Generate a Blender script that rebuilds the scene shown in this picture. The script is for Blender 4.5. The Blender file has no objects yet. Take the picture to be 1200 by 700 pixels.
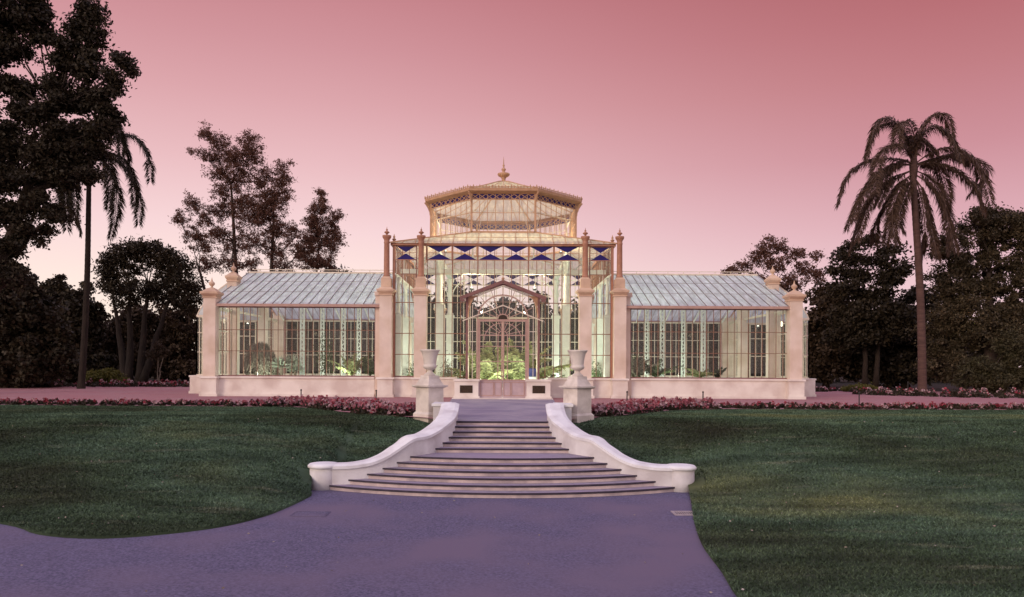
import bpy, math, random
import numpy as np
from mathutils import Vector, Matrix

random.seed(7)
RNG = np.random.default_rng(7)
scene = bpy.context.scene
COL = scene.collection
F, D0, EYE, CX, HY = 842.0, 34.8, 1.4, 589.0, 432.0
PI = math.pi

def P(px, py, d):
    """world point seen at photo pixel (px,py) at distance d in front of the camera"""
    return Vector(((px - CX) * d / F, d - D0, EYE + (HY - py) * d / F))

def W(x, d, z):
    return Vector((x, d - D0, z))

# ------------------------------------------------------------------ materials
def new_mat(name):
    m = bpy.data.materials.new(name)
    m.use_nodes = True
    nt = m.node_tree
    for n in list(nt.nodes):
        nt.nodes.remove(n)
    return m, nt, nt.nodes, nt.links

def mat_noise(name, c1, c2, scale=3.0, rough=0.7, bump=0.0, bscale=40.0, metallic=0.0, detail=6, spec=0.3, stretch=None, c3=None, scale3=0.4):
    m, nt, N, L = new_mat(name)
    out = N.new('ShaderNodeOutputMaterial'); b = N.new('ShaderNodeBsdfPrincipled')
    L.new(b.outputs[0], out.inputs[0])
    tc = N.new('ShaderNodeTexCoord')
    src = tc.outputs['Object']
    if stretch:
        mp = N.new('ShaderNodeMapping'); mp.inputs['Scale'].default_value = stretch
        L.new(src, mp.inputs[0]); src = mp.outputs[0]
    n = N.new('ShaderNodeTexNoise'); n.inputs['Scale'].default_value = scale; n.inputs['Detail'].default_value = detail
    n.inputs['Roughness'].default_value = 0.65
    L.new(src, n.inputs['Vector'])
    r = N.new('ShaderNodeValToRGB')
    r.color_ramp.elements[0].position = 0.32; r.color_ramp.elements[0].color = (*c1, 1)
    r.color_ramp.elements[1].position = 0.68; r.color_ramp.elements[1].color = (*c2, 1)
    L.new(n.outputs['Fac'], r.inputs[0])
    col = r.outputs[0]
    if c3:
        n3 = N.new('ShaderNodeTexNoise'); n3.inputs['Scale'].default_value = scale3; n3.inputs['Detail'].default_value = 4
        L.new(tc.outputs['Object'], n3.inputs['Vector'])
        r3 = N.new('ShaderNodeValToRGB')
        r3.color_ramp.elements[0].position = 0.42; r3.color_ramp.elements[0].color = (0, 0, 0, 1)
        r3.color_ramp.elements[1].position = 0.66; r3.color_ramp.elements[1].color = (1, 1, 1, 1)
        L.new(n3.outputs['Fac'], r3.inputs[0])
        mx = N.new('ShaderNodeMixRGB'); mx.inputs[2].default_value = (*c3, 1)
        L.new(r3.outputs[0], mx.inputs[0]); L.new(col, mx.inputs[1]); col = mx.outputs[0]
    L.new(col, b.inputs['Base Color'])
    b.inputs['Roughness'].default_value = rough
    b.inputs['Metallic'].default_value = metallic
    b.inputs['Specular IOR Level'].default_value = spec
    if bump > 0:
        n2 = N.new('ShaderNodeTexNoise'); n2.inputs['Scale'].default_value = bscale; n2.inputs['Detail'].default_value = 5
        L.new(src, n2.inputs['Vector'])
        bp = N.new('ShaderNodeBump'); bp.inputs['Strength'].default_value = bump; bp.inputs['Distance'].default_value = 0.03
        L.new(n2.outputs['Fac'], bp.inputs['Height']); L.new(bp.outputs[0], b.inputs['Normal'])
    return m

def mat_glass(name, tint=(0.96, 0.97, 0.97), refl=0.032, rough=0.02, dirt=0.008, dirtcol=(0.75, 0.72, 0.7)):
    m, nt, N, L = new_mat(name)
    out = N.new('ShaderNodeOutputMaterial')
    t = N.new('ShaderNodeBsdfTransparent'); t.inputs[0].default_value = (*tint, 1)
    g = N.new('ShaderNodeBsdfGlossy'); g.inputs[0].default_value = (1, 1, 1, 1); g.inputs['Roughness'].default_value = rough
    dd = N.new('ShaderNodeBsdfDiffuse'); dd.inputs[0].default_value = (*dirtcol, 1)
    n = N.new('ShaderNodeTexNoise'); n.inputs['Scale'].default_value = 1.3; n.inputs['Detail'].default_value = 5
    tc = N.new('ShaderNodeTexCoord'); L.new(tc.outputs['Object'], n.inputs['Vector'])
    mr = N.new('ShaderNodeMapRange'); mr.inputs[1].default_value = 0.35; mr.inputs[2].default_value = 0.75
    mr.inputs[3].default_value = dirt * 0.3; mr.inputs[4].default_value = dirt * 1.7
    L.new(n.outputs['Fac'], mr.inputs[0])
    m1 = N.new('ShaderNodeMixShader'); L.new(mr.outputs[0], m1.inputs[0]); L.new(t.outputs[0], m1.inputs[1]); L.new(dd.outputs[0], m1.inputs[2])
    m2 = N.new('ShaderNodeMixShader')
    lw = N.new('ShaderNodeFresnel'); lw.inputs[0].default_value = 1.35
    ad = N.new('ShaderNodeMath'); ad.operation = 'MULTIPLY'; ad.inputs[1].default_value = refl / 0.022
    ad.use_clamp = True
    L.new(lw.outputs[0], ad.inputs[0]); L.new(ad.outputs[0], m2.inputs[0])
    L.new(m1.outputs[0], m2.inputs[1]); L.new(g.outputs[0], m2.inputs[2]); L.new(m2.outputs[0], out.inputs[0])
    return m

def mat_frosted(name, col, trans=0.3, refl=0.12):
    """whitewashed roof glass: partly see-through, partly scattering"""
    m, nt, N, L = new_mat(name)
    out = N.new('ShaderNodeOutputMaterial')
    t = N.new('ShaderNodeBsdfTransparent'); t.inputs[0].default_value = (0.95, 0.95, 0.97, 1)
    df = N.new('ShaderNodeBsdfDiffuse'); tr = N.new('ShaderNodeBsdfTranslucent'); g = N.new('ShaderNodeBsdfGlossy')
    g.inputs['Roughness'].default_value = 0.15
    n = N.new('ShaderNodeTexNoise'); n.inputs['Scale'].default_value = 1.6; n.inputs['Detail'].default_value = 6
    tc = N.new('ShaderNodeTexCoord'); mp = N.new('ShaderNodeMapping'); mp.inputs['Scale'].default_value = (3, 0.7, 0.7)
    L.new(tc.outputs['Object'], mp.inputs[0]); L.new(mp.outputs[0], n.inputs['Vector'])
    r = N.new('ShaderNodeValToRGB')
    r.color_ramp.elements[0].position = 0.3; r.color_ramp.elements[0].color = (*[c * 0.72 for c in col], 1)
    r.color_ramp.elements[1].position = 0.7; r.color_ramp.elements[1].color = (*col, 1)
    L.new(n.outputs['Fac'], r.inputs[0]); L.new(r.outputs[0], df.inputs[0]); L.new(r.outputs[0], tr.inputs[0])
    a = N.new('ShaderNodeMixShader'); a.inputs[0].default_value = 0.5; L.new(df.outputs[0], a.inputs[1]); L.new(tr.outputs[0], a.inputs[2])
    mr = N.new('ShaderNodeMapRange'); mr.inputs[1].default_value = 0.3; mr.inputs[2].default_value = 0.7
    mr.inputs[3].default_value = min(1, trans + 0.12); mr.inputs[4].default_value = max(0, trans - 0.12)
    L.new(n.outputs['Fac'], mr.inputs[0])
    b = N.new('ShaderNodeMixShader'); L.new(mr.outputs[0], b.inputs[0]); L.new(a.outputs[0], b.inputs[1]); L.new(t.outputs[0], b.inputs[2])
    c = N.new('ShaderNodeMixShader'); c.inputs[0].default_value = refl; L.new(b.outputs[0], c.inputs[1]); L.new(g.outputs[0], c.inputs[2])
    L.new(c.outputs[0], out.inputs[0])
    return m

def mat_leaf(name, cols, trans=0.25, rough=0.6):
    m, nt, N, L = new_mat(name)
    out = N.new('ShaderNodeOutputMaterial')
    geo = N.new('ShaderNodeNewGeometry')
    r = N.new('ShaderNodeValToRGB')
    r.color_ramp.elements[0].color = (*cols[0], 1); r.color_ramp.elements[1].color = (*cols[-1], 1)
    for i, c in enumerate(cols[1:-1]):
        e = r.color_ramp.elements.new((i + 1) / (len(cols) - 1)); e.color = (*c, 1)
    n = N.new('ShaderNodeTexNoise'); n.inputs['Scale'].default_value = 0.55; n.inputs['Detail'].default_value = 3
    tc = N.new('ShaderNodeTexCoord'); L.new(tc.outputs['Object'], n.inputs['Vector'])
    mx = N.new('ShaderNodeMath'); mx.operation = 'MULTIPLY_ADD'; mx.inputs[1].default_value = 0.5
    ad = N.new('ShaderNodeMath'); ad.operation = 'MULTIPLY'; ad.inputs[1].default_value = 0.6
    L.new(n.outputs['Fac'], ad.inputs[0]); L.new(geo.outputs['Random Per Island'], mx.inputs[0]); L.new(ad.outputs[0], mx.inputs[2])
    L.new(mx.outputs[0], r.inputs[0])
    b = N.new('ShaderNodeBsdfPrincipled'); b.inputs['Roughness'].default_value = rough; b.inputs['Specular IOR Level'].default_value = 0.2
    L.new(r.outputs[0], b.inputs['Base Color'])
    t = N.new('ShaderNodeBsdfTranslucent'); L.new(r.outputs[0], t.inputs[0])
    s = N.new('ShaderNodeMixShader'); s.inputs[0].default_value = trans
    L.new(b.outputs[0], s.inputs[1]); L.new(t.outputs[0], s.inputs[2]); L.new(s.outputs[0], out.inputs[0])
    return m

def mat_emit(name, col, strength):
    m, nt, N, L = new_mat(name)
    out = N.new('ShaderNodeOutputMaterial'); e = N.new('ShaderNodeEmission')
    e.inputs[0].default_value = (*col, 1); e.inputs[1].default_value = strength
    L.new(e.outputs[0], out.inputs[0])
    return m

M = {}
M['plinth'] = mat_noise('painted_plinth', (0.75, 0.675, 0.615), (0.83, 0.755, 0.695), 1.2, 0.75, 0.15, 60, c3=(0.63, 0.53, 0.48), scale3=1.1)
M['pier'] = mat_noise('painted_pier', (0.68, 0.55, 0.475), (0.77, 0.63, 0.545), 1.5, 0.75, 0.15, 60, c3=(0.60, 0.46, 0.36), scale3=0.9)
M['cap'] = mat_noise('painted_cap', (0.60, 0.42, 0.30), (0.70, 0.50, 0.37), 3, 0.7, 0.1, 60, c3=(0.50, 0.33, 0.24), scale3=1.5)
M['urnwhite'] = mat_noise('urn_stone', (0.64, 0.575, 0.52), (0.78, 0.71, 0.65), 2.5, 0.75, 0.15, 50, c3=(0.50, 0.44, 0.39), scale3=2.2)
M['wallwhite'] = mat_noise('rendered_wall', (0.66, 0.635, 0.64), (0.77, 0.745, 0.745), 2.0, 0.8, 0.3, 50, c3=(0.52, 0.48, 0.48), scale3=1.3)
M['coping'] = mat_noise('painted_coping', (0.72, 0.71, 0.72), (0.84, 0.83, 0.84), 2.5, 0.7, 0.2, 40, c3=(0.62, 0.59, 0.60), scale3=2.0)
M['rust'] = mat_noise('rust_red_metal', (0.44, 0.25, 0.15), (0.57, 0.34, 0.21), 4, 0.55, 0.05, 60)
M['redmetal'] = mat_noise('red_brown_metal', (0.35, 0.165, 0.105), (0.46, 0.225, 0.15), 4, 0.55, 0.05, 60)
M['mauve'] = mat_noise('mauve_metal', (0.18, 0.085, 0.08), (0.26, 0.125, 0.115), 4, 0.55)
M['brown_bar'] = mat_noise('brown_bar', (0.22, 0.11, 0.075), (0.32, 0.17, 0.115), 4, 0.55)
M['eave'] = mat_noise('eave_paint', (0.40, 0.25, 0.21), (0.50, 0.32, 0.27), 4, 0.55)
M['grey_bar'] = mat_noise('grey_bar', (0.20, 0.165, 0.17), (0.28, 0.24, 0.24), 4, 0.55)
M['cream_bar'] = mat_noise('cream_bar', (0.62, 0.52, 0.42), (0.74, 0.64, 0.53), 4, 0.55)
M['white_iron'] = mat_noise('white_iron', (0.68, 0.70, 0.64), (0.80, 0.82, 0.76), 3, 0.5)
M['door'] = mat_noise('mauve_door', (0.42, 0.31, 0.33), (0.51, 0.38, 0.40), 3, 0.55)
M['glass'] = mat_glass('clear_glass')
M['lantern_glass'] = mat_glass('lantern_glass', (0.97, 0.96, 0.94), 0.03, 0.05, 0.14, (0.85, 0.76, 0.66))
M['wing_roof'] = mat_frosted('wing_roof_glass', (0.86, 0.92, 0.97), 0.20, 0.12)
M['hall_roof'] = mat_frosted('hall_roof_glass', (0.82, 0.74, 0.58), 0.2, 0.04)
M['blue'] = mat_noise('blue_glass', (0.016, 0.010, 0.11), (0.026, 0.015, 0.15), 3, 0.45, spec=0.2)
M['pale_glass'] = mat_frosted('pale_glass', (0.80, 0.76, 0.66), 0.66, 0.02)
M['plate'] = mat_noise('bronze_plate', (0.030, 0.016, 0.010), (0.06, 0.035, 0.02), 10, 0.45)
M['floor'] = mat_noise('house_floor', (0.16, 0.12, 0.10), (0.26, 0.2, 0.17), 2, 0.8)
M['asphalt'] = mat_noise('path_asphalt', (0.062, 0.057, 0.104), (0.215, 0.188, 0.315), 26, 0.9, 0.8, 120, detail=12, c3=(0.185, 0.145, 0.222), scale3=0.5)
M['concrete'] = mat_noise('landing_concrete', (0.27, 0.235, 0.29), (0.36, 0.31, 0.37), 3, 0.85, 0.25, 90, c3=(0.22, 0.18, 0.26), scale3=0.6)
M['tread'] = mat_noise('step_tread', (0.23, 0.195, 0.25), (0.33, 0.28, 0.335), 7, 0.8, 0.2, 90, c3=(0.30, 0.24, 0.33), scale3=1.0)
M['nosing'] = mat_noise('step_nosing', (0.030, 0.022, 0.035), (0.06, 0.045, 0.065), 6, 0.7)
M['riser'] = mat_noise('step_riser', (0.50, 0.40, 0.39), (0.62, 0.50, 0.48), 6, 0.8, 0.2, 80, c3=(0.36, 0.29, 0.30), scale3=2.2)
M['gravel'] = mat_noise('pink_gravel', (0.30, 0.125, 0.14), (0.42, 0.20, 0.21), 14, 0.95, 0.5, 160, c3=(0.36, 0.19, 0.20), scale3=0.4)
M['soil'] = mat_noise('garden_soil', (0.010, 0.007, 0.005), (0.024, 0.017, 0.011), 3, 0.95, 0.6, 20)
def mat_turf(name, blade):
    m, nt, N, L = new_mat(name)
    out = N.new('ShaderNodeOutputMaterial'); tc = N.new('ShaderNodeTexCoord')
    def noise(scale, stretch, det=5):
        mp = N.new('ShaderNodeMapping'); mp.inputs['Scale'].default_value = stretch
        n = N.new('ShaderNodeTexNoise'); n.inputs['Scale'].default_value = scale; n.inputs['Detail'].default_value = det
        L.new(tc.outputs['Object'], mp.inputs[0]); L.new(mp.outputs[0], n.inputs['Vector']); return n
    def ramp_(src, stops):
        r = N.new('ShaderNodeValToRGB'); e = r.color_ramp.elements
        e[0].position, e[0].color = stops[0][0], (*stops[0][1], 1); e[1].position, e[1].color = stops[-1][0], (*stops[-1][1], 1)
        for p, c in stops[1:-1]:
            k = e.new(p); k.color = (*c, 1)
        L.new(src, r.inputs[0]); return r
    big = noise(0.16, (0.8, 1.3, 1), 3)
    base = ramp_(big.outputs['Fac'], [(0.33, (0.030, 0.034, 0.020)), (0.45, (0.042, 0.066, 0.038)), (0.55, (0.060, 0.100, 0.064)), (0.68, (0.094, 0.112, 0.054))])
    mid = noise(0.9, (0.55, 2.0, 1), 6)
    mk = ramp_(mid.outputs['Fac'], [(0.34, (0.66, 0.66, 0.66)), (0.52, (1, 1, 1)), (0.70, (1.4, 1.36, 1.32))])
    mul = N.new('ShaderNodeMixRGB'); mul.blend_type = 'MULTIPLY'; mul.inputs[0].default_value = 1
    L.new(base.outputs[0], mul.inputs[1]); L.new(mk.outputs[0], mul.inputs[2])
    dry = noise(1.1, (0.45, 2.6, 1), 7)
    dk = ramp_(dry.outputs['Fac'], [(0.60, (0, 0, 0)), (0.82, (0.55, 0.55, 0.55))])
    mx = N.new('ShaderNodeMixRGB'); mx.inputs[2].default_value = (0.20, 0.20, 0.145, 1)
    L.new(dk.outputs[0], mx.inputs[0]); L.new(mul.outputs[0], mx.inputs[1])
    col = mx.outputs[0]
    if blade:
        geo = N.new('ShaderNodeNewGeometry')
        rk = ramp_(geo.outputs['Random Per Island'], [(0.0, (0.65, 0.66, 0.65)), (0.6, (1.35, 1.32, 1.3)), (1.0, (2.1, 2.0, 1.95))])
        m2 = N.new('ShaderNodeMixRGB'); m2.blend_type = 'MULTIPLY'; m2.inputs[0].default_value = 1
        L.new(col, m2.inputs[1]); L.new(rk.outputs[0], m2.inputs[2]); col = m2.outputs[0]
    else:
        m2 = N.new('ShaderNodeMixRGB'); m2.blend_type = 'MULTIPLY'; m2.inputs[0].default_value = 1; m2.inputs[2].default_value = (0.85, 0.83, 0.8, 1)
        L.new(col, m2.inputs[1]); col = m2.outputs[0]
    b = N.new('ShaderNodeBsdfPrincipled'); b.inputs['Roughness'].default_value = 0.9; b.inputs['Specular IOR Level'].default_value = 0.15
    L.new(col, b.inputs['Base Color']); L.new(b.outputs[0], out.inputs[0])
    return m
M['lawn'] = mat_turf('lawn_turf', False)
M['bark'] = mat_noise('dark_bark', (0.022, 0.014, 0.011), (0.055, 0.036, 0.028), 6, 0.9, 0.6, 12, stretch=(1, 1, 0.25))
M['darkbark'] = mat_noise('darker_bark', (0.014, 0.010, 0.008), (0.034, 0.023, 0.018), 6, 0.95, 0.6, 12, stretch=(1, 1, 0.25))  # darker brown bark for the umbrella tree and left palm trunks
M['palebark'] = mat_noise('pale_bark', (0.12, 0.09, 0.07), (0.24, 0.18, 0.14), 4, 0.9, 0.5, 14, stretch=(1, 1, 0.3))
M['palmbark'] = mat_noise('palm_bark', (0.060, 0.032, 0.028), (0.115, 0.062, 0.052), 3, 0.9, 0.5, 10, stretch=(0.5, 0.5, 3.5))
M['lampmetal'] = mat_noise('lamp_metal', (0.10, 0.10, 0.10), (0.18, 0.18, 0.18), 5, 0.4, metallic=0.6)
M['iron'] = mat_noise('dark_iron', (0.02, 0.018, 0.018), (0.045, 0.04, 0.04), 8, 0.6)
M['grate'] = mat_noise('grate_steel', (0.30, 0.25, 0.27), (0.42, 0.36, 0.38), 8, 0.6)
M['emit'] = mat_emit('lamp_glow', (1.0, 0.97, 0.82), 3)
M['navy'] = mat_noise('navy_paint', (0.02, 0.022, 0.09), (0.03, 0.035, 0.13), 3, 0.5)

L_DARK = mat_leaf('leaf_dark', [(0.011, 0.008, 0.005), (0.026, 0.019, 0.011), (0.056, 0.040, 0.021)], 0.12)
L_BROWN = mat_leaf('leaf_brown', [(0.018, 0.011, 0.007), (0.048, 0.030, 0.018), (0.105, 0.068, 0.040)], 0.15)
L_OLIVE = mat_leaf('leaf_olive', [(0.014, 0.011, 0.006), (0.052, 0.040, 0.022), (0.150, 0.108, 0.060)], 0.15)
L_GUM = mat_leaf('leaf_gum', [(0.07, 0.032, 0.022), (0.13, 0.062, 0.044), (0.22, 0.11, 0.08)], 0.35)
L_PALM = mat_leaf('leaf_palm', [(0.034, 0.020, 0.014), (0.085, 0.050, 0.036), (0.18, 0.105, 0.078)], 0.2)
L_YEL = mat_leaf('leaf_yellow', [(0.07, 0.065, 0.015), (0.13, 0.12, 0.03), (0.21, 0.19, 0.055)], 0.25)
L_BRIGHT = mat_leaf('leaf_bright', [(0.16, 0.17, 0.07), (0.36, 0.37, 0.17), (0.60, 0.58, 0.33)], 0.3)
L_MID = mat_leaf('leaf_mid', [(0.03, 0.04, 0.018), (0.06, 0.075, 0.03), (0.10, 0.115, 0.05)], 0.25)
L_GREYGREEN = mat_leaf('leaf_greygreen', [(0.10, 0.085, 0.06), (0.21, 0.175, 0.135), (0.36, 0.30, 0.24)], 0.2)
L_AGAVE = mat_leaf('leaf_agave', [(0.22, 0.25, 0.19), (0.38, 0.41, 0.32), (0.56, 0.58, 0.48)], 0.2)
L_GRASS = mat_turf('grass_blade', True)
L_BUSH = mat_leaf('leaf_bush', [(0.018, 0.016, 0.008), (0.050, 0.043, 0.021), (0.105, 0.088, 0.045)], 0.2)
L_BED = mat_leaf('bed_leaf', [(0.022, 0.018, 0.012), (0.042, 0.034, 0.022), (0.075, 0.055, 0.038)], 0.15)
PETALS = [mat_leaf('petal_pink', [(0.20, 0.05, 0.068), (0.36, 0.11, 0.135), (0.52, 0.21, 0.24)], 0.2),
          mat_leaf('petal_pale', [(0.28, 0.15, 0.17), (0.44, 0.27, 0.29), (0.64, 0.46, 0.47)], 0.2),
          mat_leaf('petal_red', [(0.16, 0.02, 0.04), (0.28, 0.04, 0.06), (0.40, 0.07, 0.09)], 0.2)]

# ------------------------------------------------------------------ object helpers
ORG = {}

def tag(o, label=None, cat=None, group=None, kind=None):
    if label: o['label'] = label
    if cat: o['category'] = cat
    if group: o['group'] = group
    if kind: o['kind'] = kind
    return o

def thing(name, label, cat, loc, group=None):
    o = bpy.data.objects.new(name, None)
    o.empty_display_size = 0.2
    COL.objects.link(o)
    o.location = loc
    ORG[o] = Vector(loc)
    return tag(o, label, cat, group)

def link_mesh(name, me, parent=None):
    o = bpy.data.objects.new(name, me)
    COL.objects.link(o)
    if parent is not None:
        o.parent = parent
        ORG[o] = ORG[parent]
    return o

class MB:
    def __init__(s):
        s.v = []; s.f = []
    def poly(s, pts):
        b = len(s.v); s.v += [tuple(p) for p in pts]; s.f.append(tuple(range(b, b + len(pts)))); return s
    def box(s, x0, x1, y0, y1, z0, z1):
        b = len(s.v)
        s.v += [(x0, y0, z0), (x1, y0, z0), (x1, y1, z0), (x0, y1, z0), (x0, y0, z1), (x1, y0, z1), (x1, y1, z1), (x0, y1, z1)]
        s.f += [tuple(b + i for i in q) for q in ((3, 2, 1, 0), (4, 5, 6, 7), (0, 1, 5, 4), (1, 2, 6, 5), (2, 3, 7, 6), (3, 0, 4, 7))]
        return s
    def frustum(s, cx, cy, z0, z1, h0, h1, rot=0.0, n=4):
        """square (or n-gon) tapered block; h = half width"""
        b = len(s.v); k = math.sqrt(2) if n == 4 else 1.0
        for z, h in ((z0, h0), (z1, h1)):
            for i in range(n):
                a = rot + PI / n + 2 * PI * i / n
                s.v.append((cx + math.cos(a) * h * k, cy + math.sin(a) * h * k, z))
        s.f.append(tuple(b + n - 1 - i for i in range(n))); s.f.append(tuple(b + n + i for i in range(n)))
        for i in range(n):
            j = (i + 1) % n; s.f.append((b + i, b + j, b + n + j, b + n + i))
        return s
    def beam(s, p, q, w, h=None):
        p = Vector(p); q = Vector(q); h = h or w
        d = (q - p)
        if d.length < 1e-6: return s
        d.normalize()
        up = Vector((0, 0, 1)) if abs(d.z) < 0.95 else Vector((0, 1, 0))
        a = d.cross(up).normalized(); c = a.cross(d).normalized()
        b = len(s.v)
        for pt in (p, q):
            for sa, sc in ((-1, -1), (1, -1), (1, 1), (-1, 1)):
                s.v.append(tuple(pt + a * sa * w / 2 + c * sc * h / 2))
        s.f += [tuple(b + i for i in qd) for qd in ((3, 2, 1, 0), (4, 5, 6, 7), (0, 1, 5, 4), (1, 2, 6, 5), (2, 3, 7, 6), (3, 0, 4, 7))]
        return s
    def path(s, pts, w, h=None):
        for a, b in zip(pts[:-1], pts[1:]): s.beam(a, b, w, h)
        return s
    def tube(s, pts, radii, n=8, cap=True):
        pts = [Vector(p) for p in pts]; b = len(s.v); m = len(pts)
        ref = Vector((0.31, 0.87, 0.1)).normalized()
        for i, p in enumerate(pts):
            d = (pts[min(i + 1, m - 1)] - pts[max(i - 1, 0)])
            if d.length < 1e-9: d = Vector((0, 0, 1))
            d.normalize()
            a = d.cross(ref)
            if a.length < 1e-3: a = d.cross(Vector((1, 0, 0)))
            a.normalize(); c = d.cross(a)
            r = radii[i] if hasattr(radii, '__len__') else radii
            for k in range(n):
                t = 2 * PI * k / n
                s.v.append(tuple(p + a * math.cos(t) * r + c * math.sin(t) * r))
        for i in range(m - 1):
            for k in range(n):
                k2 = (k + 1) % n
                s.f.append((b + i * n + k, b + i * n + k2, b + (i + 1) * n + k2, b + (i + 1) * n + k))
        if cap:
            s.f.append(tuple(b + n - 1 - k for k in range(n))); s.f.append(tuple(b + (m - 1) * n + k for k in range(n)))
        return s
    def lathe(s, prof, cx, cy, z0=0.0, n=20):
        b = len(s.v); m = len(prof)
        for r, z in prof:
            for k in range(n):
                t = 2 * PI * k / n
                s.v.append((cx + r * math.cos(t), cy + r * math.sin(t), z0 + z))
        for i in range(m - 1):
            for k in range(n):
                k2 = (k + 1) % n
                s.f.append((b + i * n + k, b + i * n + k2, b + (i + 1) * n + k2, b + (i + 1) * n + k))
        s.f.append(tuple(b + n - 1 - k for k in range(n))); s.f.append(tuple(b + (m - 1) * n + k for k in range(n)))
        return s
    def build(s, name, mat, parent=None, smooth=False, bevel=0.0):
        me = bpy.data.meshes.new(name)
        off = ORG[parent] if parent is not None else Vector((0, 0, 0))
        me.from_pydata([(x - off.x, y - off.y, z - off.z) for x, y, z in s.v], [], s.f)
        me.materials.append(mat); me.update()
        if smooth:
            for p in me.polygons: p.use_smooth = len(p.vertices) == 4
        o = link_mesh(name, me, parent)
        if bevel > 0:
            bv = o.modifiers.new('bevel', 'BEVEL'); bv.width = bevel; bv.segments = 2; bv.limit_method = 'ANGLE'
        return o

def np_mesh(name, verts, nper, mats, parent=None, midx=None):
    """many separate n-gons, verts (N*nper,3)"""
    n = len(verts) // nper
    me = bpy.data.meshes.new(name)
    off = ORG[parent] if parent is not None else Vector((0, 0, 0))
    verts = (verts - np.array(off)).astype(np.float32)
    me.vertices.add(len(verts)); me.loops.add(len(verts)); me.polygons.add(n)
    me.vertices.foreach_set('co', verts.ravel())
    me.loops.foreach_set('vertex_index', np.arange(len(verts), dtype=np.int32))
    me.polygons.foreach_set('loop_start', np.arange(0, len(verts), nper, dtype=np.int32))
    try:
        me.polygons.foreach_set('loop_total', np.full(n, nper, dtype=np.int32))
    except Exception:
        pass
    for m in mats: me.materials.append(m)
    if midx is not None: me.polygons.foreach_set('material_index', midx.astype(np.int32))
    me.update(calc_edges=True); me.validate()
    return link_mesh(name, me, parent)

def unit(n):
    v = RNG.normal(size=(n, 3)); return v / np.linalg.norm(v, axis=1, keepdims=True)

def leaf_quads(c, length, width, up_bias=0.0, dirs=None):
    n = len(c)
    u = unit(n) if dirs is None else dirs
    if up_bias: u[:, 2] += up_bias; u /= np.linalg.norm(u, axis=1, keepdims=True)
    w = np.cross(u, unit(n)); w /= np.linalg.norm(w, axis=1, keepdims=True) + 1e-9
    L = (length * RNG.uniform(0.6, 1.3, (n, 1))) / 2; Wd = (width * RNG.uniform(0.6, 1.3, (n, 1))) / 2
    q = np.stack([c - u * L, c + w * Wd, c + u * L, c - w * Wd], axis=1)
    return q.reshape(-1, 3)

# ------------------------------------------------------------------ terrain
def smooth(t):
    t = np.clip(t, 0, 1); return t * t * (3 - 2 * t)
EX = np.array([-60, -40, -20, -12, -8.6, -6.5, -4.85, -4.2, -4.0, 0, 4.0, 5, 7, 12, 40, 60])
EE = np.array([19, 18, 15.5, 13.6, 12.4, 11.7, 12.4, 14.0, 15.2, 15.2, 14.8, 14.0, 13.2, 12.5, 14, 16])
def H(x, d):
    x = np.asarray(x, float); d = np.asarray(d, float)
    e = np.interp(x, EX, EE)
    w = 0.035 * np.sin(x * 0.9 + 1.3 * np.sin(d * 0.5)) * np.sin(d * 0.7 + 0.6)
    t = smooth((d - e) / (21.3 - e))
    return -1.28 + 1.255 * t + w * np.clip((d - e) / 2, 0, 1) * np.clip((25.5 - d) / 3, 0, 1)

xs = np.concatenate([[-700, -300, -120, -70], np.arange(-45, 45.1, 1.5), [70, 120, 300, 700]])
ds = np.concatenate([[-500, -100, -20, 0, 5, 8], np.arange(10, 24, 0.75), [26, 30, 36, 45, 60, 90, 150, 400, 900]])
gm = MB()
gv = []
for d in ds:
    for x in xs:
        z = float(H(x, d)) - 0.4 if d < 24 else -0.1
        gv.append((x, d - D0, z))
nx = len(xs)
gm.v = gv
gm.f = [(j * nx + i, j * nx + i + 1, (j + 1) * nx + i + 1, (j + 1) * nx + i) for j in range(len(ds) - 1) for i in range(nx - 1)]
tag(gm.build('ground', M['soil'], smooth=True), kind='structure')

# asphalt path in front of the stair
pm_ = MB()
pts = [(-45, 2), (4.6, 2), (4.75, 17.2), (-4.75, 17.2), (-45, 20)]
pm_.poly([W(x, d, -1.32) for x, d in pts])
tag(pm_.build('path', M['asphalt']), kind='structure')

def resample(pts, n):
    p = np.array(pts, float); s = np.concatenate([[0], np.cumsum(np.linalg.norm(np.diff(p, axis=0), axis=1))])
    t = np.linspace(0, s[-1], n)
    return np.stack([np.interp(t, s, p[:, 0]), np.interp(t, s, p[:, 1])], 1)

def catmull(pts, n):
    p = np.array(pts, float); p = np.vstack([2 * p[0] - p[1], p, 2 * p[-1] - p[-2]]); out = []
    for i in range(1, len(p) - 2):
        for t in np.linspace(0, 1, n, endpoint=False):
            a, b, c, d = p[i - 1], p[i], p[i + 1], p[i + 2]
            out.append(0.5 * (2 * b + (c - a) * t + (2 * a - 5 * b + 4 * c - d) * t * t + (3 * b - a - 3 * c + d) * t ** 3))
    out.append(p[-2]); return np.array(out)

# stair plan: inner wall line (x is the left side, negative)
STEPE = [(-1.22, 19.6), (-1.22, 19.0), (-1.24, 18.6), (-1.29, 18.3), (-1.37, 18.05), (-1.48, 17.8), (-1.63, 17.5), (-1.84, 17.15),
         (-2.11, 16.82), (-2.4, 16.6), (-2.7, 16.4), (-3.06, 16.2), (-3.46, 16.06), (-3.9, 15.98), (-4.15, 15.97)]
INNER = catmull(STEPE, 6)
def offset_line(line, o):
    t = np.gradient(line, axis=0); t /= np.linalg.norm(t, axis=1, keepdims=True)
    nrm = np.stack([t[:, 1], -t[:, 0]], 1)      # to the left/outer side
    return line + nrm * o
OUTER = offset_line(INNER, 0.40)

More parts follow.
